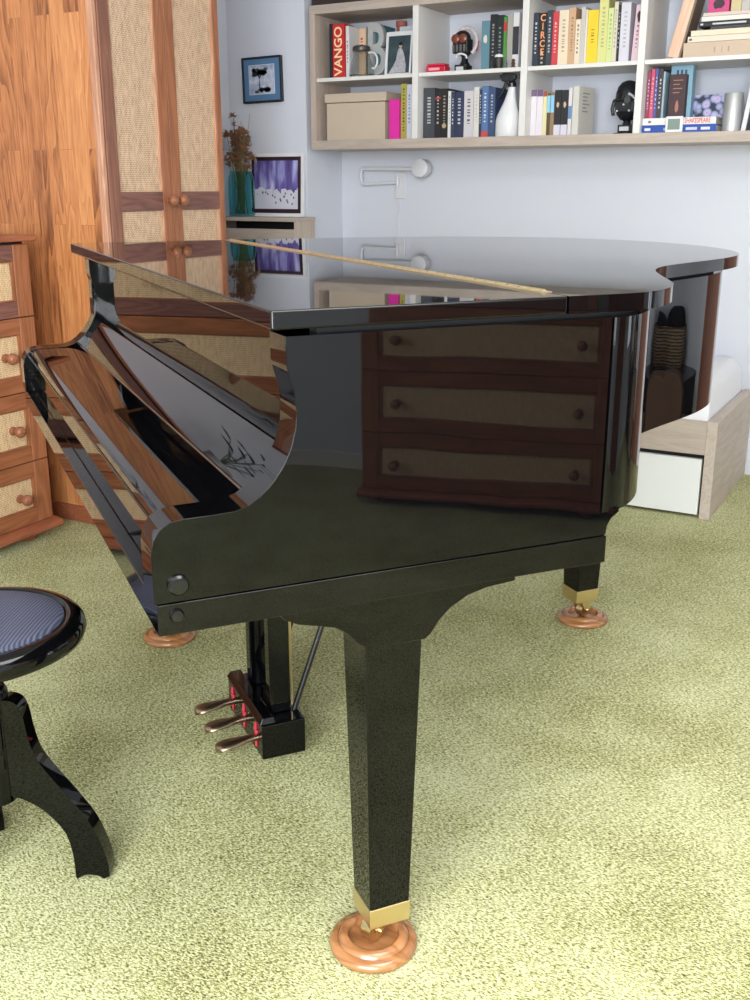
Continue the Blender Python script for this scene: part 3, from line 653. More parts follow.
bm = NB(); box(bm, 0.028, w_ - .028, 0.0046, 0.0062, 0.030, h_ - .028); pic = link('print', bm, pm, t)
for i in range(16):
    x, z = (rnd.uniform(0.06, w_ - .05), rnd.uniform(0.05, 0.10)); bm = NB() if i == 0 else bm
    box(bm, x - .0022, x + .0022, 0.0036, 0.0047, z, z + .0085); box(bm, x - .0042, x + .0012, 0.0036, 0.0047, z + .003, z + .0048)
link('skaters', bm, M['dark'], pic)

# hung picture: savannah tree on blue mount
t, w_, h_ = framed('hung_picture', 'small black framed tree picture with blue mount hanging above the vase', 'picture', -2.862, -2.656, 1.478, 1.664, 3.982, 0.017, 0.008, M['black_pl'])
t.rotation_euler = (0, R(-1.0), 0)
bm = NB(); box(bm, 0.006, w_ - .006, 0.006, 0.009, 0.006, h_ - .006); mnt = link('mount', bm, flat('blue_mount', rgb(85, 125, 165), 0.8), t)
ix0, ix1, iz0, iz1 = 0.036, w_ - .040, 0.036, h_ - .034
bm = NB(); box(bm, ix0 - .0025, ix1 + .0025, 0.0050, 0.0062, iz0 - .0025, iz1 + .0025); link('mount_bevel', bm, flat('white_bevel', (0.7, 0.72, 0.78), .6), mnt)
pm, nt, b = newmat('cloudy_sky_print'); tc = N(nt, 'ShaderNodeTexCoord'); nz = N(nt, 'ShaderNodeTexNoise'); nz.inputs['Scale'].default_value = 30; nz.inputs['Detail'].default_value = 4
nt.links.new(tc.outputs['Object'], nz.inputs['Vector']); r1 = ramp(nt, [(0.35, (0.30, 0.36, 0.52)), (0.65, (0.62, 0.66, 0.78))]); nt.links.new(nz.outputs['Fac'], r1.inputs[0]); nt.links.new(r1.outputs[0], b.inputs['Base Color'])
bm = NB(); box(bm, ix0, ix1, 0.0035, 0.0052, iz0, iz1); pr = link('print', bm, pm, t)
bm = NB(); cx = (ix0 + ix1) / 2 - .010; rnd = random.Random(5)
def disc(bm, x, z, rx, rz, y=0.0022, y1=0.0036, n=10):
    prism(bm, [(x + rx * math.cos(2 * math.pi * k / n) * rnd.uniform(.8, 1.1), z + rz * math.sin(2 * math.pi * k / n) * rnd.uniform(.8, 1.1)) for k in range(n)][::-1], y, y1, 'y')
for k in range(22): disc(bm, cx + rnd.uniform(-.030, .036), iz0 + .086 + rnd.uniform(-.010, .014), .011, .007)
prism(bm, [(cx - .003, iz0 + .022), (cx + .003, iz0 + .022), (cx + .001, iz0 + .06), (cx + .018, iz0 + .09), (cx + .015, iz0 + .09), (cx, iz0 + .07), (cx - .015, iz0 + .09), (cx - .018, iz0 + .09), (cx - .001, iz0 + .06)], 0.0022, 0.0036, 'y')
for k in range(12): disc(bm, cx + .008 + rnd.uniform(-.035, .045), iz0 + .016 + rnd.uniform(-.008, .006), .012, .007)
link('tree_silhouette', bm, flat('grey_ink', (0.055, 0.065, 0.07), .7, var=.5, bscale=300), pr)

# ------------------------------------------------------------------ wall shelf
SHX0, SHX1, SHY0, SHY1 = -2.522, -0.150, 4.0, 4.298
WS = thing('wall_shelf', 'long pale oak wall shelf with white dividers holding books above the bed', 'shelf', (SHX0, SHY0, 1.28))
def sp_(name, x0, x1, y0, y1, z0, z1, mat, bev=.001):
    bm = NB(); box(bm, x0, x1, y0, y1, z0, z1); return link(name, bm, mat, WS, bev, off=(SHX0, SHY0, 1.28))
sp_('bottom_board', SHX0, SHX1, SHY0, SHY1, 1.280, 1.317, M['oak_x']); sp_('top_board', SHX0, SHX1, SHY0, SHY1, 1.816, 1.850, M['oak_x'])
sp_('side_board', SHX0, SHX0 + .026, SHY0 + .0005, SHY1, 1.317, 1.816, M['oak_z']); sp_('side_board', SHX1 - .026, SHX1, SHY0 + .0005, SHY1, 1.317, 1.816, M['oak_z'])
DX = [-2.036, -1.570, -1.120, -0.640]
for x in DX: sp_('divider', x, x + .026, SHY0 + .002, SHY1, 1.317, 1.816, M['white_lam'])
edges = [SHX0 + .026] + sum([[x, x + .026] for x in DX], []) + [SHX1 - .026]
for a, b_ in zip(edges[::2], edges[1::2]): sp_('shelf_board', a, b_, SHY0 + .012, SHY1, 1.553, 1.568, M['white_lam'])

# dark case lying on top of the shelf
CS = thing('instrument_case', 'dark brown case lying on top of the wall shelf at its left end', 'case', (-2.53, 4.03, 1.8505))
bm = NB(); box(bm, 0, 0.31, 0, 0.22, 0, 0.045); link('case_body', bm, flat('dark_case', (0.035, 0.022, 0.022), .6), CS, 0.006)
bm = NB(); box(bm, 0, 0.31, 0, 0.22, 0.046, 0.085); link('case_lid', bm, flat('dark_case_lid', (0.03, 0.02, 0.02), .6), CS, 0.008)

# books
def dark_on(c): return sum(c) / 3 > 0.2
def book(label, x0, x1, z0, h, col, group, y=4.050, depth=0.15, title=None, tcol=None, tsize=0.7, lean=0.0, name='book', bars=(), face=None, reverse=False):
    x1 -= 0.0006
    t = thing(name, label, 'book', (x0, y, z0 + .0004), 0, group)
    if lean: t.rotation_euler = (0, lean, 0)
    wd = x1 - x0; cv = min(.003, wd * .18); m = colmat(col)
    bm = NB(); box(bm, 0, wd, 0, cv, 0, h); box(bm, 0, cv, cv, depth, 0, h); box(bm, wd - cv, wd, cv, depth, 0, h); link('cover', bm, m, t, min(.001, wd * .1))
    bm = NB(); box(bm, cv, wd - cv, cv, depth - .004, .003, h - .003); link('pages', bm, M['pages'], t)
    tc_ = tcol or ((0.03, 0.03, 0.04) if dark_on(col) else (0.75, 0.74, 0.70))
    for (z_a, z_b, bc) in bars:
        bm = NB(); box(bm, .0004, wd - .0004, -.0005, .0003, z_a * h, z_b * h); link('spine_band', bm, colmat(bc), t)
    if title:
        n = len(title); size = min(wd * 0.95 * tsize, h * 0.84 / (n * 0.62) * 1.0)
        textmesh('title', title, size, colmat(tc_), t, (wd / 2, -.0006, h / 2), (R(90), R(90 if not reverse else -90), 0))
    return t
def lines_on(t, wd, h, col, seed=0, zmin=.25, zmax=.8):
    """worn unreadable spine print: small strokes"""
    r = random.Random(seed); bm = NB(); z = zmin * h
    while z < zmax * h:
        l = r.uniform(.004, .012); box(bm, wd * .36, wd * .64, -.0005, .0003, z, z + l * .7); z += l + r.uniform(.002, .008)
    link('spine_print', bm, colmat(col), t)
G1 = 'books in the upper left shelf compartment'
Z1, Z0 = 1.568, 1.317
white, black = (0.72, 0.71, 0.72), (0.014, 0.014, 0.018)
book('thin black book left of the big red book in the upper row', -2.454, -2.440, Z1, .214, (0.02, 0.02, 0.025), G1)
book('thick red book with large cream title letters in the upper left compartment', -2.438, -2.380, Z1, .211, rgb(200, 40, 45), G1, depth=.082, title='VANGO', tcol=rgb(250, 225, 175), tsize=.98, reverse=True)
t = book('slim white book with red spine print, right of the big red book', -2.374, -2.357, Z1, .201, white, G1, depth=.082); lines_on(t, .016, .2, rgb(200, 70, 80), 1, .3, .7)
t = book('grey-cream book with brown block print behind the glass carafe', -2.408, -2.367, Z1, .204, rgb(205, 195, 178), G1, y=4.14); lines_on(t, .041, .2, rgb(80, 60, 50), 2, .45, .8)
t = book('peach coloured book behind the glass carafe, next to the letter B', -2.366, -2.328, Z1, .201, rgb(225, 190, 160), G1, y=4.14); lines_on(t, .036, .2, rgb(160, 90, 60), 3, .5, .8)
book('dark teal book standing behind the big letter B', -2.327, -2.245, Z1, .207, rgb(65, 115, 125), G1, y=4.150, depth=.10)
def simple(name, label, cat, loc, rotz=0, group=None): return thing(name, label, cat, loc, rotz, group)
CA = thing('glass_carafe', 'glass coffee carafe with dark lid in front of the upper left books', 'carafe', (-2.304, 4.060, Z1 + .0005))
bm = NB(); lathe(bm, [(0.0, 0.0), (0.045, 0.0), (0.052, 0.006), (0.054, 0.016), (0.049, 0.036), (0.040, 0.062), (0.034, 0.082), (0.033, 0.094), (0.036, 0.100), (0.0345, 0.100), (0.0315, 0.094), (0.0325, 0.082), (0.0385, 0.061), (0.0475, 0.035), (0.0525, 0.016), (0.050, 0.008), (0.0, 0.003)], seg=40)
link('carafe_body', bm, glass('clear_glass', (0.93, 0.95, 0.95)), CA, smooth=60)
bm = NB(); lathe(bm, [(0.0, 0.1005), (0.037, 0.1005), (0.038, 0.104), (0.037, 0.116), (0.031, 0.121), (0.010, 0.122), (0.0, 0.122)], seg=32); link('carafe_lid', bm, flat('smoky_lid', (0.05, 0.045, 0.04), .3), CA)
bm = NB(); tube(bm, spline([(0.035, 0, 0.092), (0.058, 0, 0.092), (0.073, 0, 0.075), (0.074, 0, 0.050), (0.062, 0, 0.032), (0.050, 0, 0.034)], 6), 0.004, 8); link('handle', bm, M['white_pl'], CA)
# decorative letter B
LB = textmesh('decorative_letter', 'B', 0.285, flat('grey_letter', rgb(180, 180, 180), .6), None, (-2.268, 4.132, 1.670), (R(90), 0, 0), ext=.012, sx=.60)
tag(LB, 'big grey decorative letter B standing in the upper left compartment', 'letter')
TJ = thing('terracotta_jar', 'reddish terracotta jar top showing behind the letter B', 'jar', (-2.310, 4.225, Z1 + .5 * 0))
TJ.location = (-2.222, 4.262, Z1 + .0005)
bm = NB(); lathe(bm, [(0, 0), (.022, 0), (.028, .02), (.028, .16), (.020, .19), (.019, .21), (.023, .215), (.023, .235), (0, .237)], seg=24); link('jar_body', bm, flat('terracotta', rgb(180, 105, 90), .7), TJ)
# white framed portrait photo
PF = thing('framed_photo', 'white framed photo of a seated woman in a pale dress', 'photo', (-2.204, 4.075, Z1 + .0005)); PF.rotation_euler = (R(-7), 0, R(0))
bm = NB(); fw_, fh_ = 0.122, 0.172
box(bm, 0, .010, 0, .010, 0, fh_); box(bm, fw_ - .008, fw_, 0, .010, 0, fh_); box(bm, .010, fw_ - .008, 0, .010, 0, .010); box(bm, .010, fw_ - .008, 0, .010, fh_ - .016, fh_); link('frame', bm, M['white_pl'], PF, .001)
bm = NB(); box(bm, .008, fw_ - .006, .005, .009, .008, fh_ - .012); ph = link('photo_print', bm, flat('teal_grey_print', (0.045, 0.075, 0.085), .35, var=.7, bscale=25), PF)
bm = NB(); cxp = .066
prism(bm, [(cxp - .048, .012), (cxp + .030, .012), (cxp + .030, .040), (cxp + .022, .075), (cxp + .012, .100), (cxp + .004, .108), (cxp - .006, .106), (cxp - .012, .090), (cxp - .016, .060), (cxp - .030, .036)], .0025, .0048, 'y'); link('dress_figure', bm, flat('pale_dress', (0.46, 0.44, 0.48), .6, var=.5, bscale=120), ph)
bm = NB(); disc(bm, cxp + .002, .116, .007, .009, .0015, .0024); link('face', bm, flat('skin_print', (0.55, 0.36, 0.28), .6), ph)
bm = NB(); disc(bm, cxp + .002, .125, .009, .007, .0008, .0014); link('hair', bm, M['dark'], ph)
SH = tag(link('paper_sheet', bx(-2.20, -2.062, 4.205, 4.207, Z1 + .0005, Z1 + .205), flat('pale_paper', (0.66, 0.69, 0.76), .8), off=(-2.13, 4.206, Z1)), 'white paper card standing behind the framed photo', 'card'); SH.location = (-2.13, 4.206, Z1)

# lower left: cardboard box and three upright books
CB = thing('storage_box', 'large beige cardboard storage box with lid in the lower left compartment', 'box', (-2.470, 4.028, Z0 + .0005))
bm = NB(); box(bm, 0.008, 0.292, 0.006, 0.245, 0, 0.150); link('box_body', bm, M['card'], CB, .002)
bm = NB(); box(bm, 0.0, 0.300, 0.0, 0.251, 0.152, 0.188); link('box_lid', bm, M['card'], CB, .003)
G4 = 'books in the lower left shelf compartment'
book('magenta book beside the cardboard box', -2.158, -2.112, Z0, .156, rgb(225, 45, 165), G4, y=4.035)
t = book('tall olive yellow book between the magenta book and the divider', -2.111, -2.085, Z0, .216, rgb(175, 165, 75), G4); lines_on(t, .026, .216, (0.05, 0.05, 0.02), 9, .15, .9)
t = book('tall white book against the divider in the lower left compartment', -2.084, -2.060, Z0, .212, rgb(205, 208, 222), G4); lines_on(t, .024, .212, rgb(110, 120, 180), 11, .3, .8)

# second compartment, upper
RB = thing('red_tin', 'small red tin case alone on the shelf left of the helmet bust with ring', 'tin', (-2.002, 4.06, Z1 + .0005))
bm = NB(); box(bm, 0, .085, 0, .05, 0, .027); link('tin_body', bm, flat('red_enamel', rgb(200, 30, 60), .3), RB, .005, seg=3)
bm = NB(); box(bm, .003, .082, .002, .048, .0275, .036); link('tin_lid', bm, flat('red_enamel_lid', rgb(215, 50, 80), .25), RB, .004, seg=3)
bm = NB(); box(bm, .012, .060, -.0008, .0006, .010, .020); link('tin_label', bm, flat('pale_red', rgb(240, 160, 170), .4), RB)
bp_ = M['black_pl']
HB = thing('helmet_bust', 'small black mechanical bust with brown goggle lenses inside a pale ring', 'figurine', (-1.850, 4.12, Z1 + .0005))
bm = NB(); box(bm, -.040, .012, -.030, .030, 0, .030); link('base', bm, bp_, HB, .002)
bm = NB(); box(bm, -.032, .000, -.0312, -.0298, .008, .022); link('base_label', bm, flat('silver_label', (0.6, 0.6, 0.62), .5), HB)
bm = NB(); lathe(bm, [(0, .031), (.022, .031), (.014, .045), (.013, .060), (.024, .072), (0, .072)], (-.008, 0, 0), seg=20); link('neck', bm, bp_, HB)
bm = NB(); tube(bm, spline([(-.034, -.02, .056), (-.032, -.024, .066), (-.014, -.028, .070), (.006, -.024, .064), (.010, -.02, .052)], 4), .004, 8); link('collar', bm, M['white_pl'], HB)
bm = NB(); box(bm, -.052, .014, -.028, .030, .072, .128); ball(bm, (-.02, 0, .128), .036, (1, .85, .9)); link('head_block', bm, bp_, HB, .004)
for x in (-.036, -.004):
    bm = NB(); lathe(bm, [(0, -.041), (.010, -.040), (.017, -.037), (.018, -.028), (0, -.028)], (x, 0, .126), 'y', 20); link('goggle_lens', bm, flat('brown_lens', rgb(120, 62, 45), .3), HB)
bm = NB()
for k in range(4): box(bm, -.050 + k * .016, -.042 + k * .016, -.031, -.027, .078, .105)
link('grille_bars', bm, flat('dark_chrome', (0.12, 0.12, 0.13), .2), HB)
bm = NB(); ring = [(-.006 + .048 * math.cos(t), .004, .116 + .052 * math.sin(t)) for t in [R(-55 + 10 * k) for k in range(25)]]; tube(bm, ring, .0085, 8); link('ring', bm, flat('pale_ring', (0.62, 0.55, 0.56), .5, var=.5, bscale=70), HB)
bm = NB(); tube(bm, [(.038, .004, .080), (.044, .004, .100), (.046, .004, .118)], .0055, 8); link('ring_end', bm, flat('wine_red', rgb(150, 50, 70), .5), HB)
G2 = 'books in the upper part of the second shelf compartment'
t = book('teal book with a pale oval emblem on its spine', -1.757, -1.722, Z1, .178, rgb(95, 135, 150), G2)
bm = NB(); disc(bm, .0172, .112, .0085, .016, -.0008, .0002, 16); link('oval_emblem', bm, colmat(rgb(215, 210, 195)), t)
t = book('tall black book right of the teal book', -1.7215, -1.694, Z1, .199, black, G2); lines_on(t, .027, .2, (0.3, 0.3, 0.3), 21)
t = book('tall near-black book behind the little paper cup', -1.6935, -1.665, Z1, .194, rgb(25, 38, 40), G2); lines_on(t, .028, .2, (0.25, 0.27, 0.27), 22)
book('narrow green spine with red top in the second compartment', -1.6645, -1.650, Z1, .187, rgb(80, 140, 60), G2, bars=((.72, .9, rgb(190, 50, 60)),))
book('grey-white tall book behind the figurines, right of the green spine', -1.649, -1.626, Z1, .197, rgb(165, 162, 155), G2)
t = book('white book with black spine print against the divider, second compartment', -1.6255, -1.600, Z1, .199, white, G2, bars=((.25, .75, (0.03, 0.03, 0.04)),))
CU = thing('paper_cup', 'tiny black paper cup with white lid before the dark books', 'cup', (-1.672, 4.030, Z1 + .0005))
bm = NB(); lathe(bm, [(0, 0), (.011, 0), (.0155, .040), (0, .040)], seg=20); link('cup_body', bm, flat('cup_black', (0.04, 0.035, 0.035), .5), CU)
bm = NB(); lathe(bm, [(0, .0405), (.017, .0405), (.017, .045), (.014, .050), (0, .050)], seg=20); link('cup_lid', bm, M['white_pl'], CU)
for x, c, h, lb in ((-1.700, (0.05, 0.05, 0.055), .028, 'tiny dark figurine left of the little paper cup'), (-1.645, (0.16, 0.17, 0.19), .034, 'tiny grey figurine right of the little paper cup'), (-1.612, (0.10, 0.05, 0.04), .032, 'tiny brown figurine near the divider in the second compartment')):
    t = thing('figurine', lb, 'figurine', (x, 4.03, Z1 + .0005), 0, 'tiny figurines before the dark books')
    bm = NB(); lathe(bm, [(0, 0), (.009, 0), (.009, .004), (.005, .008), (.008, h * .5), (.004, h * .68), (0, h * .68)], seg=14); ball(bm, (0, 0, h * .82), .0065, seg=12); link('figurine_body', bm, flat('fig_%d' % int(abs(x) * 1000), c, .5), t)

# second compartment, lower
G5 = 'books in the lower part of the second shelf compartment'
for lb, a, b_, h, c, tcx in (('wide slate grey book at the left of the lower second compartment', -2.007, -1.955, .195, rgb(62, 66, 74), (0.5, 0.5, 0.5)), ('black book with red band right of the slate grey book', -1.954, -1.928, .188, black, (0.6, 0.5, 0.4)),
    ('black book with gold emblem, third of the lower second compartment', -1.9275, -1.897, .190, (0.012, 0.012, 0.013), (0.35, 0.30, 0.22)), ('thin white book between the black and navy books', -1.896, -1.883, .180, white, (0.3, 0.3, 0.3)), ('dark blue-grey narrow book left of the navy book', -1.8825, -1.866, .176, rgb(50, 62, 82), (0.6, 0.6, 0.65)),
    ('navy book with pale spine print', -1.865, -1.826, .176, rgb(45, 52, 82), (0.55, 0.55, 0.6)), ('white book with black swan-like spine drawing', -1.825, -1.783, .177, rgb(205, 200, 205), (0.08, 0.08, 0.09)), ('cream book right of the white book with drawing', -1.782, -1.759, .190, rgb(215, 212, 205), (0.5, 0.5, 0.5)),
    ('thin dark book with white print left of the blue book', -1.7585, -1.748, .180, rgb(40, 55, 75), (0.7, 0.7, 0.7)), ('blue book with red foot', -1.7475, -1.719, .192, rgb(85, 115, 165), (0.7, 0.7, 0.75)), ('dark blue book behind the spray bottle trigger', -1.7185, -1.690, .186, rgb(60, 78, 115), (0.4, 0.45, 0.55))):
    bars = ()
    if 'red foot' in lb: bars = ((0, .12, rgb(205, 75, 75)),)
    if 'red band' in lb: bars = ((.80, .84, rgb(180, 60, 60)),)
    t = book(lb, a, b_, Z0, h, c, G5, bars=bars); lines_on(t, b_ - a, h, tcx, int(h * 9999), .3, .85)
    if 'gold' in lb: bm = NB(); disc(bm, (b_ - a) / 2, h * .25, .010, .010, -.0009, .0002, 16); link('gold_emblem', bm, colmat(rgb(190, 160, 130)), t)
SB = thing('spray_bottle', 'white spray bottle with black trigger standing by the divider', 'spray bottle', (-1.640, 4.060, Z0 + .0005))
bm = NB(); prof = [(0, 0), (.046, 0), (.0495, .004), (.0495, .060), (.046, .080), (.036, .105), (.026, .130), (.019, .155), (.0145, .175), (.0145, .185), (0, .185)]
lathe(bm, prof, seg=36, sy=.72)
for v in bm.verts:
    if v.co.z > .05: v.co.x += (v.co.z - .05) * .11
link('bottle_body', bm, M['white_pl'], SB, smooth=60)
bm = NB(); lathe(bm, [(0, .184), (.0175, .184), (.0175, .198), (.012, .204), (0, .204)], (.014, 0, 0), seg=24); link('collar', bm, bp_, SB)
bm = NB(); prism(bm, [(-.028, .206), (.020, .203), (.030, .212), (.032, .224), (.022, .233), (-.020, .236), (-.030, .230)], -.011, .011, 'y'); box(bm, -.036, -.026, -.007, .007, .217, .230); link('spray_head', bm, bp_, SB, .003)
bm = NB(); prism(bm, [(-.014, .208), (-.004, .208), (-.010, .185), (-.024, .160), (-.038, .142), (-.044, .144), (-.032, .165), (-.020, .190)], -.006, .006, 'y'); link('trigger', bm, bp_, SB, .002)

# third compartment, upper row
G3 = 'books in the upper row of the third shelf compartment'
for i, (lb, a, b_, h, c, tcx) in enumerate((
    ('navy book with pale print at the left end of the third upper row', -1.5435, -1.520, .192, rgb(42, 50, 66), (0.55, 0.55, 0.58)), ('black book with orange capital letter title', -1.519, -1.490, .190, (0.014, 0.014, 0.016), None), ('charcoal book between the orange-lettered book and the red book', -1.489, -1.466, .196, rgb(55, 60, 70), (0.5, 0.5, 0.52)),
    ('red book in the third upper row', -1.4655, -1.442, .191, rgb(205, 62, 72), (0.75, 0.55, 0.5)), ('wide cream book right of the red book', -1.441, -1.402, .194, rgb(232, 214, 188), (0.45, 0.35, 0.25)), ('tan book with dark print right of the wide cream book', -1.4015, -1.376, .200, rgb(205, 165, 130), (0.3, 0.18, 0.1)),
    ('short cream book with small dark mark, lower than its neighbours', -1.3755, -1.355, .158, rgb(232, 215, 192), (0.2, 0.15, 0.1)), ('light grey book left of the yellow book', -1.3545, -1.338, .199, rgb(200, 196, 192), (0.5, 0.5, 0.5)), ('thin off-white book touching the yellow book', -1.3375, -1.329, .189, rgb(228, 220, 205), None),
    ('bright yellow book in the third upper row', -1.3285, -1.288, .186, rgb(250, 205, 45), (0.30, 0.20, 0.02)), ('tallest pale lime green book, reaching the top board', -1.287, -1.252, .226, rgb(215, 215, 140), (0.45, 0.42, 0.2)), ('light green book right of the lime green one', -1.2515, -1.231, .188, rgb(208, 220, 150), (0.35, 0.4, 0.2)),
    ('cream book with thin print in front of the black one', -1.2305, -1.215, .207, rgb(218, 208, 188), (0.4, 0.35, 0.3)), ('thin black book between cream and white books', -1.2145, -1.205, .196, (0.015, 0.02, 0.018), (0.5, 0.5, 0.5)), ('white book right of the thin black book', -1.2045, -1.168, .202, rgb(215, 212, 222), (0.45, 0.45, 0.5)),
    ('pale pink book leaning at the right end of the upper row', -1.1575, -1.131, .192, rgb(225, 195, 205), (0.35, 0.15, 0.2)))):
    t = book(lb, a, b_, Z1, h, c, G3, lean=R(2.5) if i == 15 else 0, depth=.16)
    if i == 1:
        for k, ch in enumerate('CIRCE'):
            textmesh('title', ch, .034, colmat(rgb(240, 160, 110)), t, ((b_ - a) / 2, -.0006, h * .90 - k * .030), (R(90), 0, 0), sx=.9)
        lines_on(t, b_ - a, h, (0.5, 0.48, 0.45), 5, .06, .26)
    elif tcx: lines_on(t, b_ - a, h, tcx, 40 + i, (.25 if i != 9 else .4), (.85 if i != 9 else .65))
    if i == 15: bm = NB(); disc(bm, .015, h * .80, .0085, .018, -.0009, .0002, 14); link('spine_emblem', bm, colmat((0.04, 0.015, 0.02)), t)

# third compartment, lower row
G6 = 'books in the lower row of the third shelf compartment'
for i, (lb, a, b_, h, c, c2, zz) in enumerate((
    ('white book with lilac floral top, leftmost of the lower third compartment', -1.5435, -1.520, .170, rgb(225, 218, 225), rgb(120, 95, 130), (.86, 1)), ('white book with lilac floral top, second in the lower third compartment', -1.5195, -1.494, .169, rgb(225, 218, 225), rgb(110, 85, 120), (.86, 1)), ('cream book with yellow spine beside the floral books', -1.4935, -1.478, .164, rgb(225, 215, 165), rgb(160, 80, 60), (.88, 1)),
    ('brown book with light blue upper half, left one of two', -1.4775, -1.464, .155, rgb(90, 72, 50), rgb(150, 205, 230), (.55, .95)), ('brown book with light blue upper half, right one of two', -1.4635, -1.448, .155, rgb(150, 125, 90), rgb(140, 200, 230), (.55, .95)), ('black book with white foot, left one of two', -1.4475, -1.420, .166, black, rgb(215, 210, 225), (0, .24)),
    ('black book with white foot, right one of two', -1.4195, -1.392, .165, black, rgb(215, 210, 225), (0, .24)), ('thin white book with blue and orange blocks', -1.3915, -1.377, .172, rgb(220, 215, 215), rgb(100, 140, 190), (.35, .62)))):
    t = book(lb, a, b_, Z0, h, c, G6, bars=((zz[0], zz[1], c2),), y=4.06)
    if i in (5, 6):
        bm = NB(); disc(bm, (b_ - a) / 2, h * .68, .0055, .011, -.0009, .0002, 12); link('spine_emblem', bm, colmat(rgb(210, 180, 150)), t)
# thick white book turned so that its cover shows
t = thing('book', 'thick white book standing with its printed front cover in view', 'book', (-1.3760, 4.060, Z0 + .0005), R(0), G6)
t.rotation_euler = (0, 0, R(0))
cw = .085
t.rotation_euler = (0, 0, R(-10)); t.location.x += .001
bm = NB(); box(bm, 0, .026, 0, .004, 0, .176); box(bm, 0, .004, .004, .125, 0, .176); box(bm, .022, .026, .004, .125, 0, .176); link('cover', bm, colmat(rgb(215, 212, 205)), t, .001)
bm = NB(); box(bm, .004, .022, .004, .121, .003, .173); link('pages', bm, M['pages'], t)
bm = NB(); rr2 = random.Random(77)
for k in range(6):
    z = .150 - k * .013; box(bm, .0258, .0266, .030, .030 + rr2.uniform(.03, .06), z, z + .005)
link('cover_print', bm, colmat((0.35, 0.34, 0.33)), t)
# black helmet bust
HH = thing('helmet_bust', 'black domed helmet bust on a labelled stand in the lower third compartment', 'figurine', (-1.180, 4.130, Z0 + .0005))
bm = NB(); lathe(bm, [(0, 0), (.052, 0), (.050, .006), (.026, .010), (0, .010)], seg=30); box(bm, -.027, .027, -.026, .026, .010, .036); link('base', bm, bp_, HH, .001)
bm = NB(); box(bm, -.020, .016, -.0275, -.0258, .014, .029); link('base_label', bm, flat('silver_label2', (0.6, 0.6, 0.62), .5), HH)
bm = NB(); lathe(bm, [(0, .036), (.017, .036), (.013, .048), (.020, .056), (0, .056)], seg=20); link('neck', bm, bp_, HH)
bm = NB(); lathe(bm, [(0, .050), (.026, .054), (.040, .072), (.0475, .095), (.049, .125), (.047, .150), (.040, .172), (.026, .188), (.010, .194), (0, .195)], seg=32, sy=.95); link('dome', bm, flat('helmet_black', (0.012, 0.013, 0.017), .18), HH, smooth=60)
bm = NB(); box(bm, -.034, .034, -.052, -.03, .080, .118); box(bm, -.042, .042, -.050, -.03, .119, .127); link('face_block', bm, bp_, HH, .003)
bm = NB(); tube(bm, [(.040 * math.cos(a), -.046, .112 + .034 * math.sin(a)) for a in [R(8 + 9 * k) for k in range(8)]], .004, 8); link('visor_arc', bm, flat('silver_arc', (0.6, 0.62, 0.68), .3), HH)
bm = NB(); lathe(bm, [(0, -.058), (.012, -.057), (.013, -.05), (0, -.05)], (.012, 0, .122), 'y', 16); link('eye_lens', bm, flat('grey_lens', (0.06, 0.065, 0.075), .15), HH)
bm = NB()
for x, z in ((-.026, .084), (.020, .084), (-.002, .106)): lathe(bm, [(0, -.0545), (.0035, -.054), (.0035, -.051), (0, -.051)], (x, 0, z), 'y', 10)
link('stud', bm, M['steel'], HH)
bm = NB(); tube(bm, [(-.050, -.01, .125), (-.056, -.012, .095), (-.050, -.014, .070)], .007, 8); link('ear_tube', bm, bp_, HH)

# fourth compartment, upper: leaning plank and a lying stack of books
PLK = thing('wooden_board', 'pale wooden board leaning in the upper fourth compartment', 'board', (-1.030, 4.060, Z1 + .0005)); PLK.rotation_euler = (0, R(13), 0)
bm = NB(); box(bm, 0, .040, 0, .12, 0.011, .236); link('board_panel', bm, wood('peach_board', rgb(215, 170, 140), rgb(235, 200, 175), 'z', 8), PLK, .002)
bm = NB(); box(bm, .0402, .047, .002, .118, 0.0125, .234); link('board_edge', bm, colmat(rgb(130, 110, 95)), PLK)
G7 = 'books lying in a stack in the upper fourth compartment'
def lying(label, x0, x1, z0, h, col, group, y=4.045, d=.16, title=None, tcol=None, bars=()):
    t = thing('book', label, 'book', (x0, y, z0 + .0003), 0, group); wd = x1 - x0; h -= .0008; cv = min(.0025, h * .2)
    bm = NB(); box(bm, 0, wd, 0, cv, 0, h); box(bm, 0, wd, cv, d, 0, cv); box(bm, 0, wd, cv, d, h - cv, h); link('cover', bm, colmat(col), t, .0008)
    bm = NB(); box(bm, .003, wd - .003, cv, d - .003, cv, h - cv); link('pages', bm, M['pages'], t)
    if title: textmesh('title', title, h * .95, colmat(tcol), t, (wd * .755, -.0006, h * .5), (R(90), 0, 0), sx=.64)
    for a, b_, bc in bars:
        bm = NB(); box(bm, a * wd, b_ * wd, -.0006, .0003, h * .3, h * .65); link('spine_print', bm, colmat(bc), t)
    return t
z = Z1
for lb, a, b_, h, c, br in (('thick tan book at the bottom of the lying stack, fourth compartment', -.968, -.700, .052, rgb(200, 178, 155), ((.4, .42, (.4, .3, .25)), (.5, .51, (.4, .3, .25)), (.58, .6, (.4, .3, .25)))), ('wide cream book lying on the thick tan one', -.955, -.700, .020, rgb(225, 212, 195), ((.02, .06, (.1, .1, .1)),)), ('cream book lying third from the bottom of the stack', -.945, -.705, .019, rgb(228, 214, 190), ()),
    ('narrow dark book lying below the black one', -.880, -.735, .010, (0.05, 0.045, 0.055), ()), ('black lying book with white spine print', -.920, -.730, .017, (0.012, 0.012, 0.014), ((.25, .85, (.6, .6, .6)), (.03, .08, (.6, .6, .6)))), ('white book lying on the black one', -.912, -.745, .016, rgb(225, 222, 215), ()), ('pinkish cream book on top of the lying stack', -.908, -.745, .012, rgb(215, 195, 185), ())):
    lying(lb, a, b_, z, h, c, G7, bars=br); z += h
PB = thing('pink_box', 'pink box with dark round motif on top of the lying book stack', 'box', (-.895, 4.055, z + .0005))
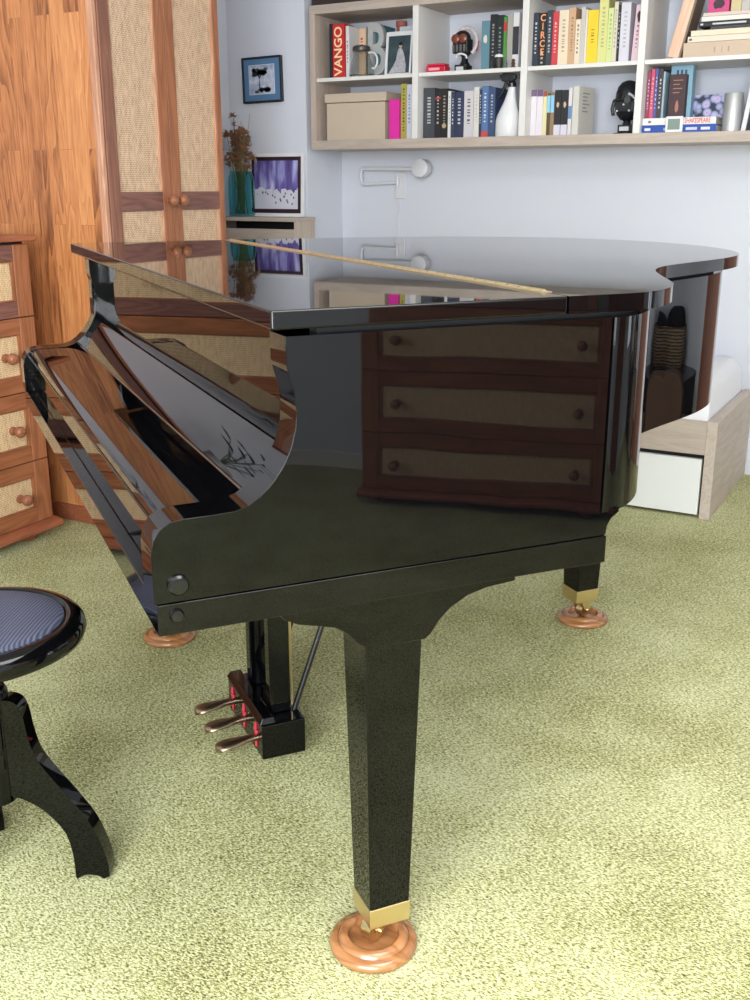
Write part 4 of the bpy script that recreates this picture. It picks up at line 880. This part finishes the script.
bm = NB(); box(bm, 0, .072, 0, .09, 0, .060); link('box_body', bm, colmat(rgb(205, 70, 130)), PB, .002)
bm = NB(); disc(bm, .036, .028, .020, .018, -.0008, .0004, 18); link('motif', bm, colmat((0.04, 0.02, 0.03)), PB)
t = thing('book', 'small cream book beside the pink box on the stack', 'book', (-.818, 4.060, z + .0005), 0, G7)
bm = NB(); box(bm, 0, .035, 0, .09, 0, .056); link('cover', bm, colmat(rgb(205, 190, 145)), t, .001)
t = thing('book', 'small grey-white book right of the cream book on the stack', 'book', (-.782, 4.060, z + .0005), 0, G7)
bm = NB(); box(bm, 0, .028, 0, .09, 0, .056); link('cover', bm, colmat(rgb(190, 185, 180)), t, .001)

# fourth compartment, lower
G8 = 'books in the lower fourth shelf compartment'
lying('blue book with white spine print lying lowest below the upright books', -1.0935, -.825, Z0, .027, rgb(30, 75, 165), G8, y=4.030, d=.2, bars=((.04, .12, (.7, .7, .75)), (.3, .42, (.5, .5, .6)), (.60, .75, (.6, .6, .7)), (.8, .92, (.7, .7, .75))))
lying('white book with red capital title lying on the blue book', -1.0925, -.828, Z0 + .027, .025, rgb(228, 226, 224), G8, y=4.030, d=.2, title='SHAKESPEARE', tcol=rgb(205, 90, 90), bars=((.08, .12, (.2, .2, .2)),))
Zs = Z0 + .052
for lb, a, b_, h, c in (('maroon book standing on the lying white book by the divider', -1.092, -1.079, .163, rgb(140, 60, 90)), ('pink-red book next to the maroon one', -1.078, -1.064, .171, rgb(205, 80, 110)), ('narrow blue book between pink-red and dark books', -1.0635, -1.052, .172, rgb(75, 85, 150)), ('dark brown narrow book left of the light blue book', -1.0515, -1.034, .170, rgb(62, 52, 56)), ('thin pale blue spine beside the dark brown book', -1.0335, -1.026, .160, rgb(150, 175, 190))):
    t = book(lb, a, b_, Zs, h, c, G8, y=4.055, depth=.15)
    lines_on(t, b_ - a, h, (.6, .5, .5), int(a * -9999), .2, .8)
t = book('tall light blue book seen cover first behind the dark brown one', -1.020, -.940, Zs, .183, rgb(135, 175, 195), G8, y=4.110, depth=.05); bm = NB()
for k in range(3): box(bm, .02 + k * .015, .028 + k * .015, -.0006, .0002, .152, .168)
link('cover_print', bm, colmat(rgb(60, 80, 100)), t)
t = book('dark brown leather-like book with ornament on its front cover', -1.0135, -.953, Zs, .150, rgb(62, 38, 42), G8, y=4.070, depth=.035); bm = NB()
for k in range(4): box(bm, .014, .048 - (k % 2) * .01, -.0006, .0002, .128 - k * .014, .131 - k * .014)
disc(bm, .032, .040, .007, .022, -.0006, .0002, 10); link('cover_ornament', bm, colmat(rgb(165, 110, 95)), t)
TC = thing('digital_thermometer', 'small white square thermometer with grey display in front of the lying books', 'thermometer', (-1.003, 4.010, Z0 + .0005))
bm = NB(); box(bm, 0, .062, 0, .014, 0, .055); link('case', bm, M['white_pl'], TC, .003, seg=3)
bm = NB(); box(bm, .009, .053, -.0008, .0006, .009, .046); link('display', bm, flat('lcd_grey', rgb(128, 145, 138), .3), TC)
FC = thing('flower_card', 'picture card of pink and lilac flowers leaning at the back', 'card', (-.955, 4.16, Z0 + .0005)); FC.rotation_euler = (R(-8), 0, 0)
fmat, nt, b = newmat('flower_print'); tc = N(nt, 'ShaderNodeTexCoord'); vo = N(nt, 'ShaderNodeTexVoronoi'); vo.inputs['Scale'].default_value = 38; nt.links.new(tc.outputs['Object'], vo.inputs['Vector'])
r1 = ramp(nt, [(0.0, (0.75, 0.10, 0.35)), (0.22, (0.60, 0.50, 0.75)), (0.45, (0.40, 0.42, 0.66)), (0.7, (0.02, 0.03, 0.06))]); nt.links.new(vo.outputs['Distance'], r1.inputs[0]); nt.links.new(r1.outputs[0], b.inputs['Base Color'])
bm = NB(); box(bm, 0, .145, 0, .003, 0, .138); link('card_sheet', bm, fmat, FC)
CY = thing('metal_cylinder', 'brushed silver cylinder standing in the lower fourth compartment', 'cylinder', (-.778, 4.060, Z0 + .0005))
bm = NB(); lathe(bm, [(0, 0), (.031, 0), (.033, .002), (.033, .126), (.031, .129), (0, .129)], seg=40); link('cylinder_body', bm, flat('brushed_metal', (0.62, 0.63, 0.65), .35, metal=.7), CY)
for lb, x, c, ln in (('white magazine leaning right of the silver cylinder', -.742, rgb(215, 215, 220), 7), ('dark magazine leaning at the right edge of the photo', -.716, (0.03, 0.03, 0.035), 7), ('grey magazine leaning at the far right behind the dark one', -.690, rgb(180, 180, 190), 5)):
    book(lb, x, x + .016, Z0, .205, c, G8, lean=R(ln), depth=.16, y=4.04)

# ------------------------------------------------------------------ swing-arm wall lamp
LP = thing('wall_lamp', 'white folding swing-arm wall lamp with round head below the shelf', 'lamp', (-2.244, 4.2995, 1.133))
wp = flat('white_enamel', (0.70, 0.70, 0.74), .35)
bm = NB(); box(bm, -.020, .034, -.012, 0, -.058, .055); link('mounting_plate', bm, wp, LP, .004, seg=3)
bm = NB(); tube(bm, [(0.0, -.024, -.010), (0.0, -.024, .040)], .007, 12); box(bm, -.007, .007, -.024, -.010, .004, .026); link('pivot', bm, wp, LP)
bm = NB(); tube(bm, spline([(0.0, -.024, .012), (-.10, -.027, .009), (-.165, -.029, .006), (-.180, -.030, .016), (-.182, -.031, .036)], 5), .0065, 10); link('lower_arm', bm, wp, LP)
bm = NB(); tube(bm, spline([(-.182, -.031, .034), (-.182, -.032, .060), (-.168, -.034, .072), (-.10, -.038, .072), (.105, -.045, .070)], 5), .0085, 10); link('upper_arm', bm, wp, LP)
bm = NB(); lathe(bm, [(0, -.092), (.030, -.092), (.038, -.088), (.038, -.038), (.034, -.030), (0, -.030)], (.140, 0, .072), 'y', 36); link('lamp_head', bm, wp, LP)
bm = NB(); tube(bm, spline([(.002, -.004, -.058), (.004, -.004, -.10), (-.006, -.004, -.15), (-.002, -.004, -.22), (.000, -.004, -.70)], 6), .0016, 6); link('cord', bm, wp, LP)

# ------------------------------------------------------------------ day bed
BD = thing('day_bed', 'pale oak day bed with white drawer front along the back wall', 'bed', (-0.64, 3.60, 0))
L = 1.72
bm = NB(); box(bm, -.036, 0, 0, .69, 0, .352); link('end_panel', bm, M['oak_y'], BD, .002)
bm = NB(); box(bm, -L, -L + .036, 0, .69, 0, .352); link('end_panel', bm, M['oak_y'], BD, .002)
bm = NB(); box(bm, -L + .036, -.036, 0.002, .030, .232, .348); link('front_rail', bm, M['oak_x'], BD, .001)
bm = NB(); box(bm, -L + .036, -.036, .655, .688, .05, .348); link('back_rail', bm, M['oak_x'], BD)
bm = NB(); box(bm, -L + .036, -.036, .040, .655, .20, .225); link('slat_base', bm, M['oak_x'], BD)
for a, b_ in ((-.86, -.044), (-L + .044, -.87)):
    bm = NB(); box(bm, a, b_, 0.008, .026, .012, .214); d = link('drawer', bm, M['white_gloss'], BD, .001)
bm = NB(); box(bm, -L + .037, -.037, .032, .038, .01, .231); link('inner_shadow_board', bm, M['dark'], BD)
# mattress under a loose white sheet, gently creased
MT = thing('mattress', 'white sheet-covered mattress lying in the oak day bed', 'mattress', (-0.68, 3.64, .2260))
bm = NB(); nx, ny = 90, 40; X0, X1, Y0, Y1 = -1.62, -.002, 0.0, .61; grid = []
import mathutils.noise as mn
for i in range(nx + 1):
    row = []
    for j in range(ny + 1):
        u, v = i / nx, j / ny; x, y = X0 + (X1 - X0) * u, Y0 + (Y1 - Y0) * v
        e = min(u, 1 - u) * (X1 - X0); f = min(v, 1 - v) * (Y1 - Y0)
        ed = 1 - min(1, e / .05); fd = 1 - min(1, f / .05); drop = 0.045 * max(ed, fd) ** 2.4
        wv_ = 0.010 * mn.noise(Vector((x * 5, y * 3, 0))) + 0.007 * abs(mn.noise(Vector((x * 4 + y * 7, y * 2 - x * 3, 3))))
        row.append(bm.verts.new((x, y, .255 + wv_ * (1 - max(ed, fd)) - drop)))
    grid.append(row)
for i in range(nx):
    for j in range(ny): bm.faces.new((grid[i][j], grid[i + 1][j], grid[i + 1][j + 1], grid[i][j + 1]))
edge = [grid[i][0] for i in range(nx + 1)] + [grid[nx][j] for j in range(1, ny + 1)] + [grid[i][ny] for i in range(nx - 1, -1, -1)] + [grid[0][j] for j in range(ny - 1, 0, -1)]
low = [bm.verts.new((v.co.x, v.co.y, .0005)) for v in edge]
for i in range(len(edge)): bm.faces.new((edge[i], low[i], low[(i + 1) % len(edge)], edge[(i + 1) % len(edge)]))
bm.faces.new(low)
link('mattress_cover', bm, M['linen'], MT, smooth=60)

# ------------------------------------------------------------------ things that only show as reflections in the lacquer
def leaf(bm, base, d, L, wd):
    d = Vector(d).normalized(); s_ = d.cross(Vector((0, 0, 1))).normalized(); u = s_.cross(d); c = Vector(base); up_ = []; lo = []
    for k in range(7):
        t_ = k / 6; w2_ = wd * math.sin(math.pi * min(1, t_ * .92 + .04)); p = c + d * L * t_ - u * L * .25 * t_ * t_ * (-1 if u.z < 0 else 1)
        up_.append((bm.verts.new(p - s_ * w2_), bm.verts.new(p + u * .001), bm.verts.new(p + s_ * w2_)))
    for a_, b2_ in zip(up_, up_[1:]):
        bm.faces.new((a_[0], a_[1], b2_[1], b2_[0])); bm.faces.new((a_[1], a_[2], b2_[2], b2_[1]))
PT = thing('potted_plant', 'dark green potted plant on the left chest, mirrored in the fallboard', 'plant', (-2.76, 1.72, .9855))
bm = NB(); lathe(bm, [(0, 0), (.045, 0), (.060, .09), (.064, .092), (.064, .105), (.056, .105), (.054, .09), (0, .09)], seg=32); link('pot', bm, flat('grey_pot', (0.35, 0.35, 0.37), .5), PT)
bm = NB(); bm2 = NB(); rnd = random.Random(12)
for k in range(11):
    a_ = rnd.uniform(0, 6.28); e_ = rnd.uniform(.4, 1.3); h_ = rnd.uniform(.14, .34); tip = (math.cos(a_) * h_ * .5 * math.cos(e_), math.sin(a_) * h_ * .9 * math.cos(e_), .09 + h_)
    tube(bm2, [(0, 0, .088), (tip[0] * .4, tip[1] * .4, .09 + h_ * .6), tip], .0022, 6)
    leaf(bm, tip, (math.cos(a_), math.sin(a_), .35), .085, .022); leaf(bm, (tip[0] * .4, tip[1] * .4, .09 + h_ * .6), (math.cos(a_ + 2), math.sin(a_ + 2), .5), .07, .018)
lf_ = link('foliage', bm, flat('leaf_green', (0.02, 0.055, 0.03), .4), PT, smooth=60); md = lf_.modifiers.new('solid', 'SOLIDIFY'); md.thickness = .0012
link('stems', bm2, flat('stem_green', (0.05, 0.06, 0.03), .6), PT)
def room_door(name, axis, pos, u0, u1, dirn, glass_panel):
    bm = NB()
    def bb(a0, a1, w0, w1, d0, d1, B=None):
        p0, p1 = sorted((pos + d0 * dirn, pos + d1 * dirn)); B = B or bm
        if axis == 'x': box(B, p0, p1, a0, a1, w0, w1)
        else: box(B, a0, a1, p0, p1, w0, w1)
    bb(u0, u0 + .09, 0, 2.1, .001, .035); bb(u1 - .09, u1, 0, 2.1, .001, .035); bb(u0 + .09, u1 - .09, 2.01, 2.1, .001, .035)
    o = struct(name, bm, M['orange_z'], .004)
    l_ = NB(); a0, a1 = u0 + .093, u1 - .093
    for q in ((a0, a0 + .11, .01, 2.0), (a1 - .11, a1, .01, 2.0), (a0 + .11, a1 - .11, .01, .22), (a0 + .11, a1 - .11, .82, .95), (a0 + .11, a1 - .11, 1.88, 2.0)): bb(*q, .002, .028, l_)
    link('door_leaf', l_, M['brown_z'], o, .002)
    p_ = NB(); bb(a0 + .11, a1 - .11, .22, .82, .004, .018, p_); link('door_panel', p_, M['brown_z'], o)
    p_ = NB(); bb(a0 + .11, a1 - .11, .95, 1.88, .004, .014, p_); link('door_glass' if glass_panel else 'door_panel', p_, flat('frosted_pane', (0.45, 0.46, 0.50), .12) if glass_panel else M['brown_z'], o)
    h_ = NB(); hz = (a0 + .05)
    if axis == 'x': tube(h_, [(pos + .03 * dirn, hz, 1.02), (pos + .07 * dirn, hz, 1.02), (pos + .07 * dirn, hz + .10, 1.02)], .008, 10)
    else: tube(h_, [(hz, pos + .03 * dirn, 1.02), (hz, pos + .07 * dirn, 1.02), (hz + .10, pos + .07 * dirn, 1.02)], .008, 10)
    link('door_handle', h_, M['steel'], o)
room_door('door_1', 'y', YB, -0.15, 0.72, -1, True)  # added stand-in for brown wood reflected in the tail
room_door('door_2', 'x', XR, 1.45, 2.45, -1, False)
CT = thing('curtain', 'narrow wine red curtain hanging beside the side window', 'curtain', (2.20, 3.70, 0.25))
bm = NB(); pts_ = [(.012 * math.sin(k * 1.3), k * .009) for k in range(15)]
prism(bm, [(x, y) for x, y in pts_] + [(x + .006, y) for x, y in pts_[::-1]], 0, 1.95, 'z'); link('curtain_cloth', bm, flat('wine_cloth', (0.20, 0.02, 0.06), .8), CT, smooth=60)
SBd = thing('sideboard', 'low black sideboard added as stand-in for unidentified shapes mirrored in the piano tail', 'sideboard', (0.92, 3.90, 0))  # put in to give the tail its dark reflection
bm = NB(); box(bm, 0, 1.15, 0.0, .36, .05, .34); link('sideboard_body', bm, flat('black_oak', (0.012, 0.014, 0.016), .35), SBd, .003)
bm = NB(); box(bm, -.01, 1.16, -.012, .365, .341, .362); link('sideboard_top', bm, flat('black_oak_top', (0.014, 0.016, 0.018), .3), SBd, .003)
for x0 in (.006, .58):
    bm = NB(); box(bm, x0, x0 + .564, -.012, -.001, .056, .336); d_ = link('sideboard_door', bm, flat('black_oak_door', (0.014, 0.016, 0.018), .35), SBd, .002)
    bm = NB(); lathe(bm, [(0, -.028), (.009, -.027), (.008, -.012), (0, -.012)], (x0 + (.52 if x0 < .1 else .045), 0, .20), 'y', 16); link('knob', bm, M['steel'], d_)
for x0 in (.05, 1.06):
    for y0 in (.03, .29):
        bm = NB(); box(bm, x0, x0 + .04, y0, y0 + .04, 0, .05); link('foot', bm, M['dark'], SBd)
wk, nt, b = newmat('wicker'); tc = N(nt, 'ShaderNodeTexCoord'); wv = N(nt, 'ShaderNodeTexWave'); wv.bands_direction = 'Z'; wv.inputs['Scale'].default_value = 22; wv.inputs['Distortion'].default_value = 3.5; wv.inputs['Detail Scale'].default_value = 3
nt.links.new(tc.outputs['Object'], wv.inputs['Vector']); r1 = ramp(nt, [(.25, (0.05, 0.03, 0.02)), (.7, (0.45, 0.32, 0.20))]); nt.links.new(wv.outputs['Fac'], r1.inputs[0]); nt.links.new(r1.outputs[0], b.inputs['Base Color']); b.inputs['Roughness'].default_value = .7
for x0, lb in ((1.27, 'stand-in wicker basket with dark bundle on the left half of the black sideboard'), (1.60, 'stand-in wicker basket with dark bundle on the right half of the black sideboard')):
    t = thing('stand_in_basket', lb, 'basket', (x0, 4.08, .3625), 0, 'stand-in wicker baskets on the black sideboard')  # added for the patterned shapes reflected in the tail
    bm = NB(); lathe(bm, [(0, 0), (.115, 0), (.135, .03), (.142, .10), (.135, .185), (.125, .19), (.122, .185), (.128, .10), (.12, .03), (0, .012)], seg=40); link('basket_body', bm, wk, t, smooth=60)
    for dx in (-.022, .012):
        bm = NB(); box(bm, dx, dx + .012, -.146, -.136, .08, .14); link('handle_slot', bm, M['dark'], t)
    bm = NB(); ball(bm, (0, 0, .185), .10, (1, 1, .85), 24); link('dark_bundle', bm, flat('dark_wool', (0.01, 0.01, 0.012), .9), t, smooth=60)
CHR = thing('stand_in_chair', 'stand-in brown padded chair with arched back standing before the black sideboard', 'chair', (0.74, 3.38, 0))  # put in for the brown rounded shape in the tail reflection
br_ = flat('brown_upholstery', (0.16, 0.085, 0.055), .75, bump=.2)
bm = NB(); prism(bm, [(-.19, .20), (.19, .20), (.20, .42), (.16, .47), (.08, .495), (0, .50), (-.08, .495), (-.16, .47), (-.20, .42)], -.03, .03, 'y'); link('backrest', bm, br_, CHR, .01)
bm = NB(); box(bm, -.2, .2, .031, .40, .20, .27); link('seat', bm, br_, CHR, .02)
for x0 in (-.18, .15):
    for y0 in (-.02, .35):
        bm = NB(); box(bm, x0, x0 + .03, y0, y0 + .03, 0, .199); link('leg', bm, M['brown_z'], CHR, .002)

CL = thing('ceiling_fill_housing', 'flat square white housing added above the piano for the unseen fill light', 'lamp', (0.1, 1.0, 2.42))  # housing made up to carry the added fill light
bm = NB(); box(bm, -.62, .62, -.62, .62, .012, .0795); link('housing', bm, M['white_pl'], CL, .006)
for a_, b2_, c_, d_ in ((-.62, -.59, -.62, .62), (.59, .62, -.62, .62), (-.59, .59, -.62, -.59), (-.59, .59, .59, .62)):
    bm = NB(); box(bm, a_, b2_, c_, d_, -.012, .0115); link('frame', bm, M['white_pl'], CL, .003)
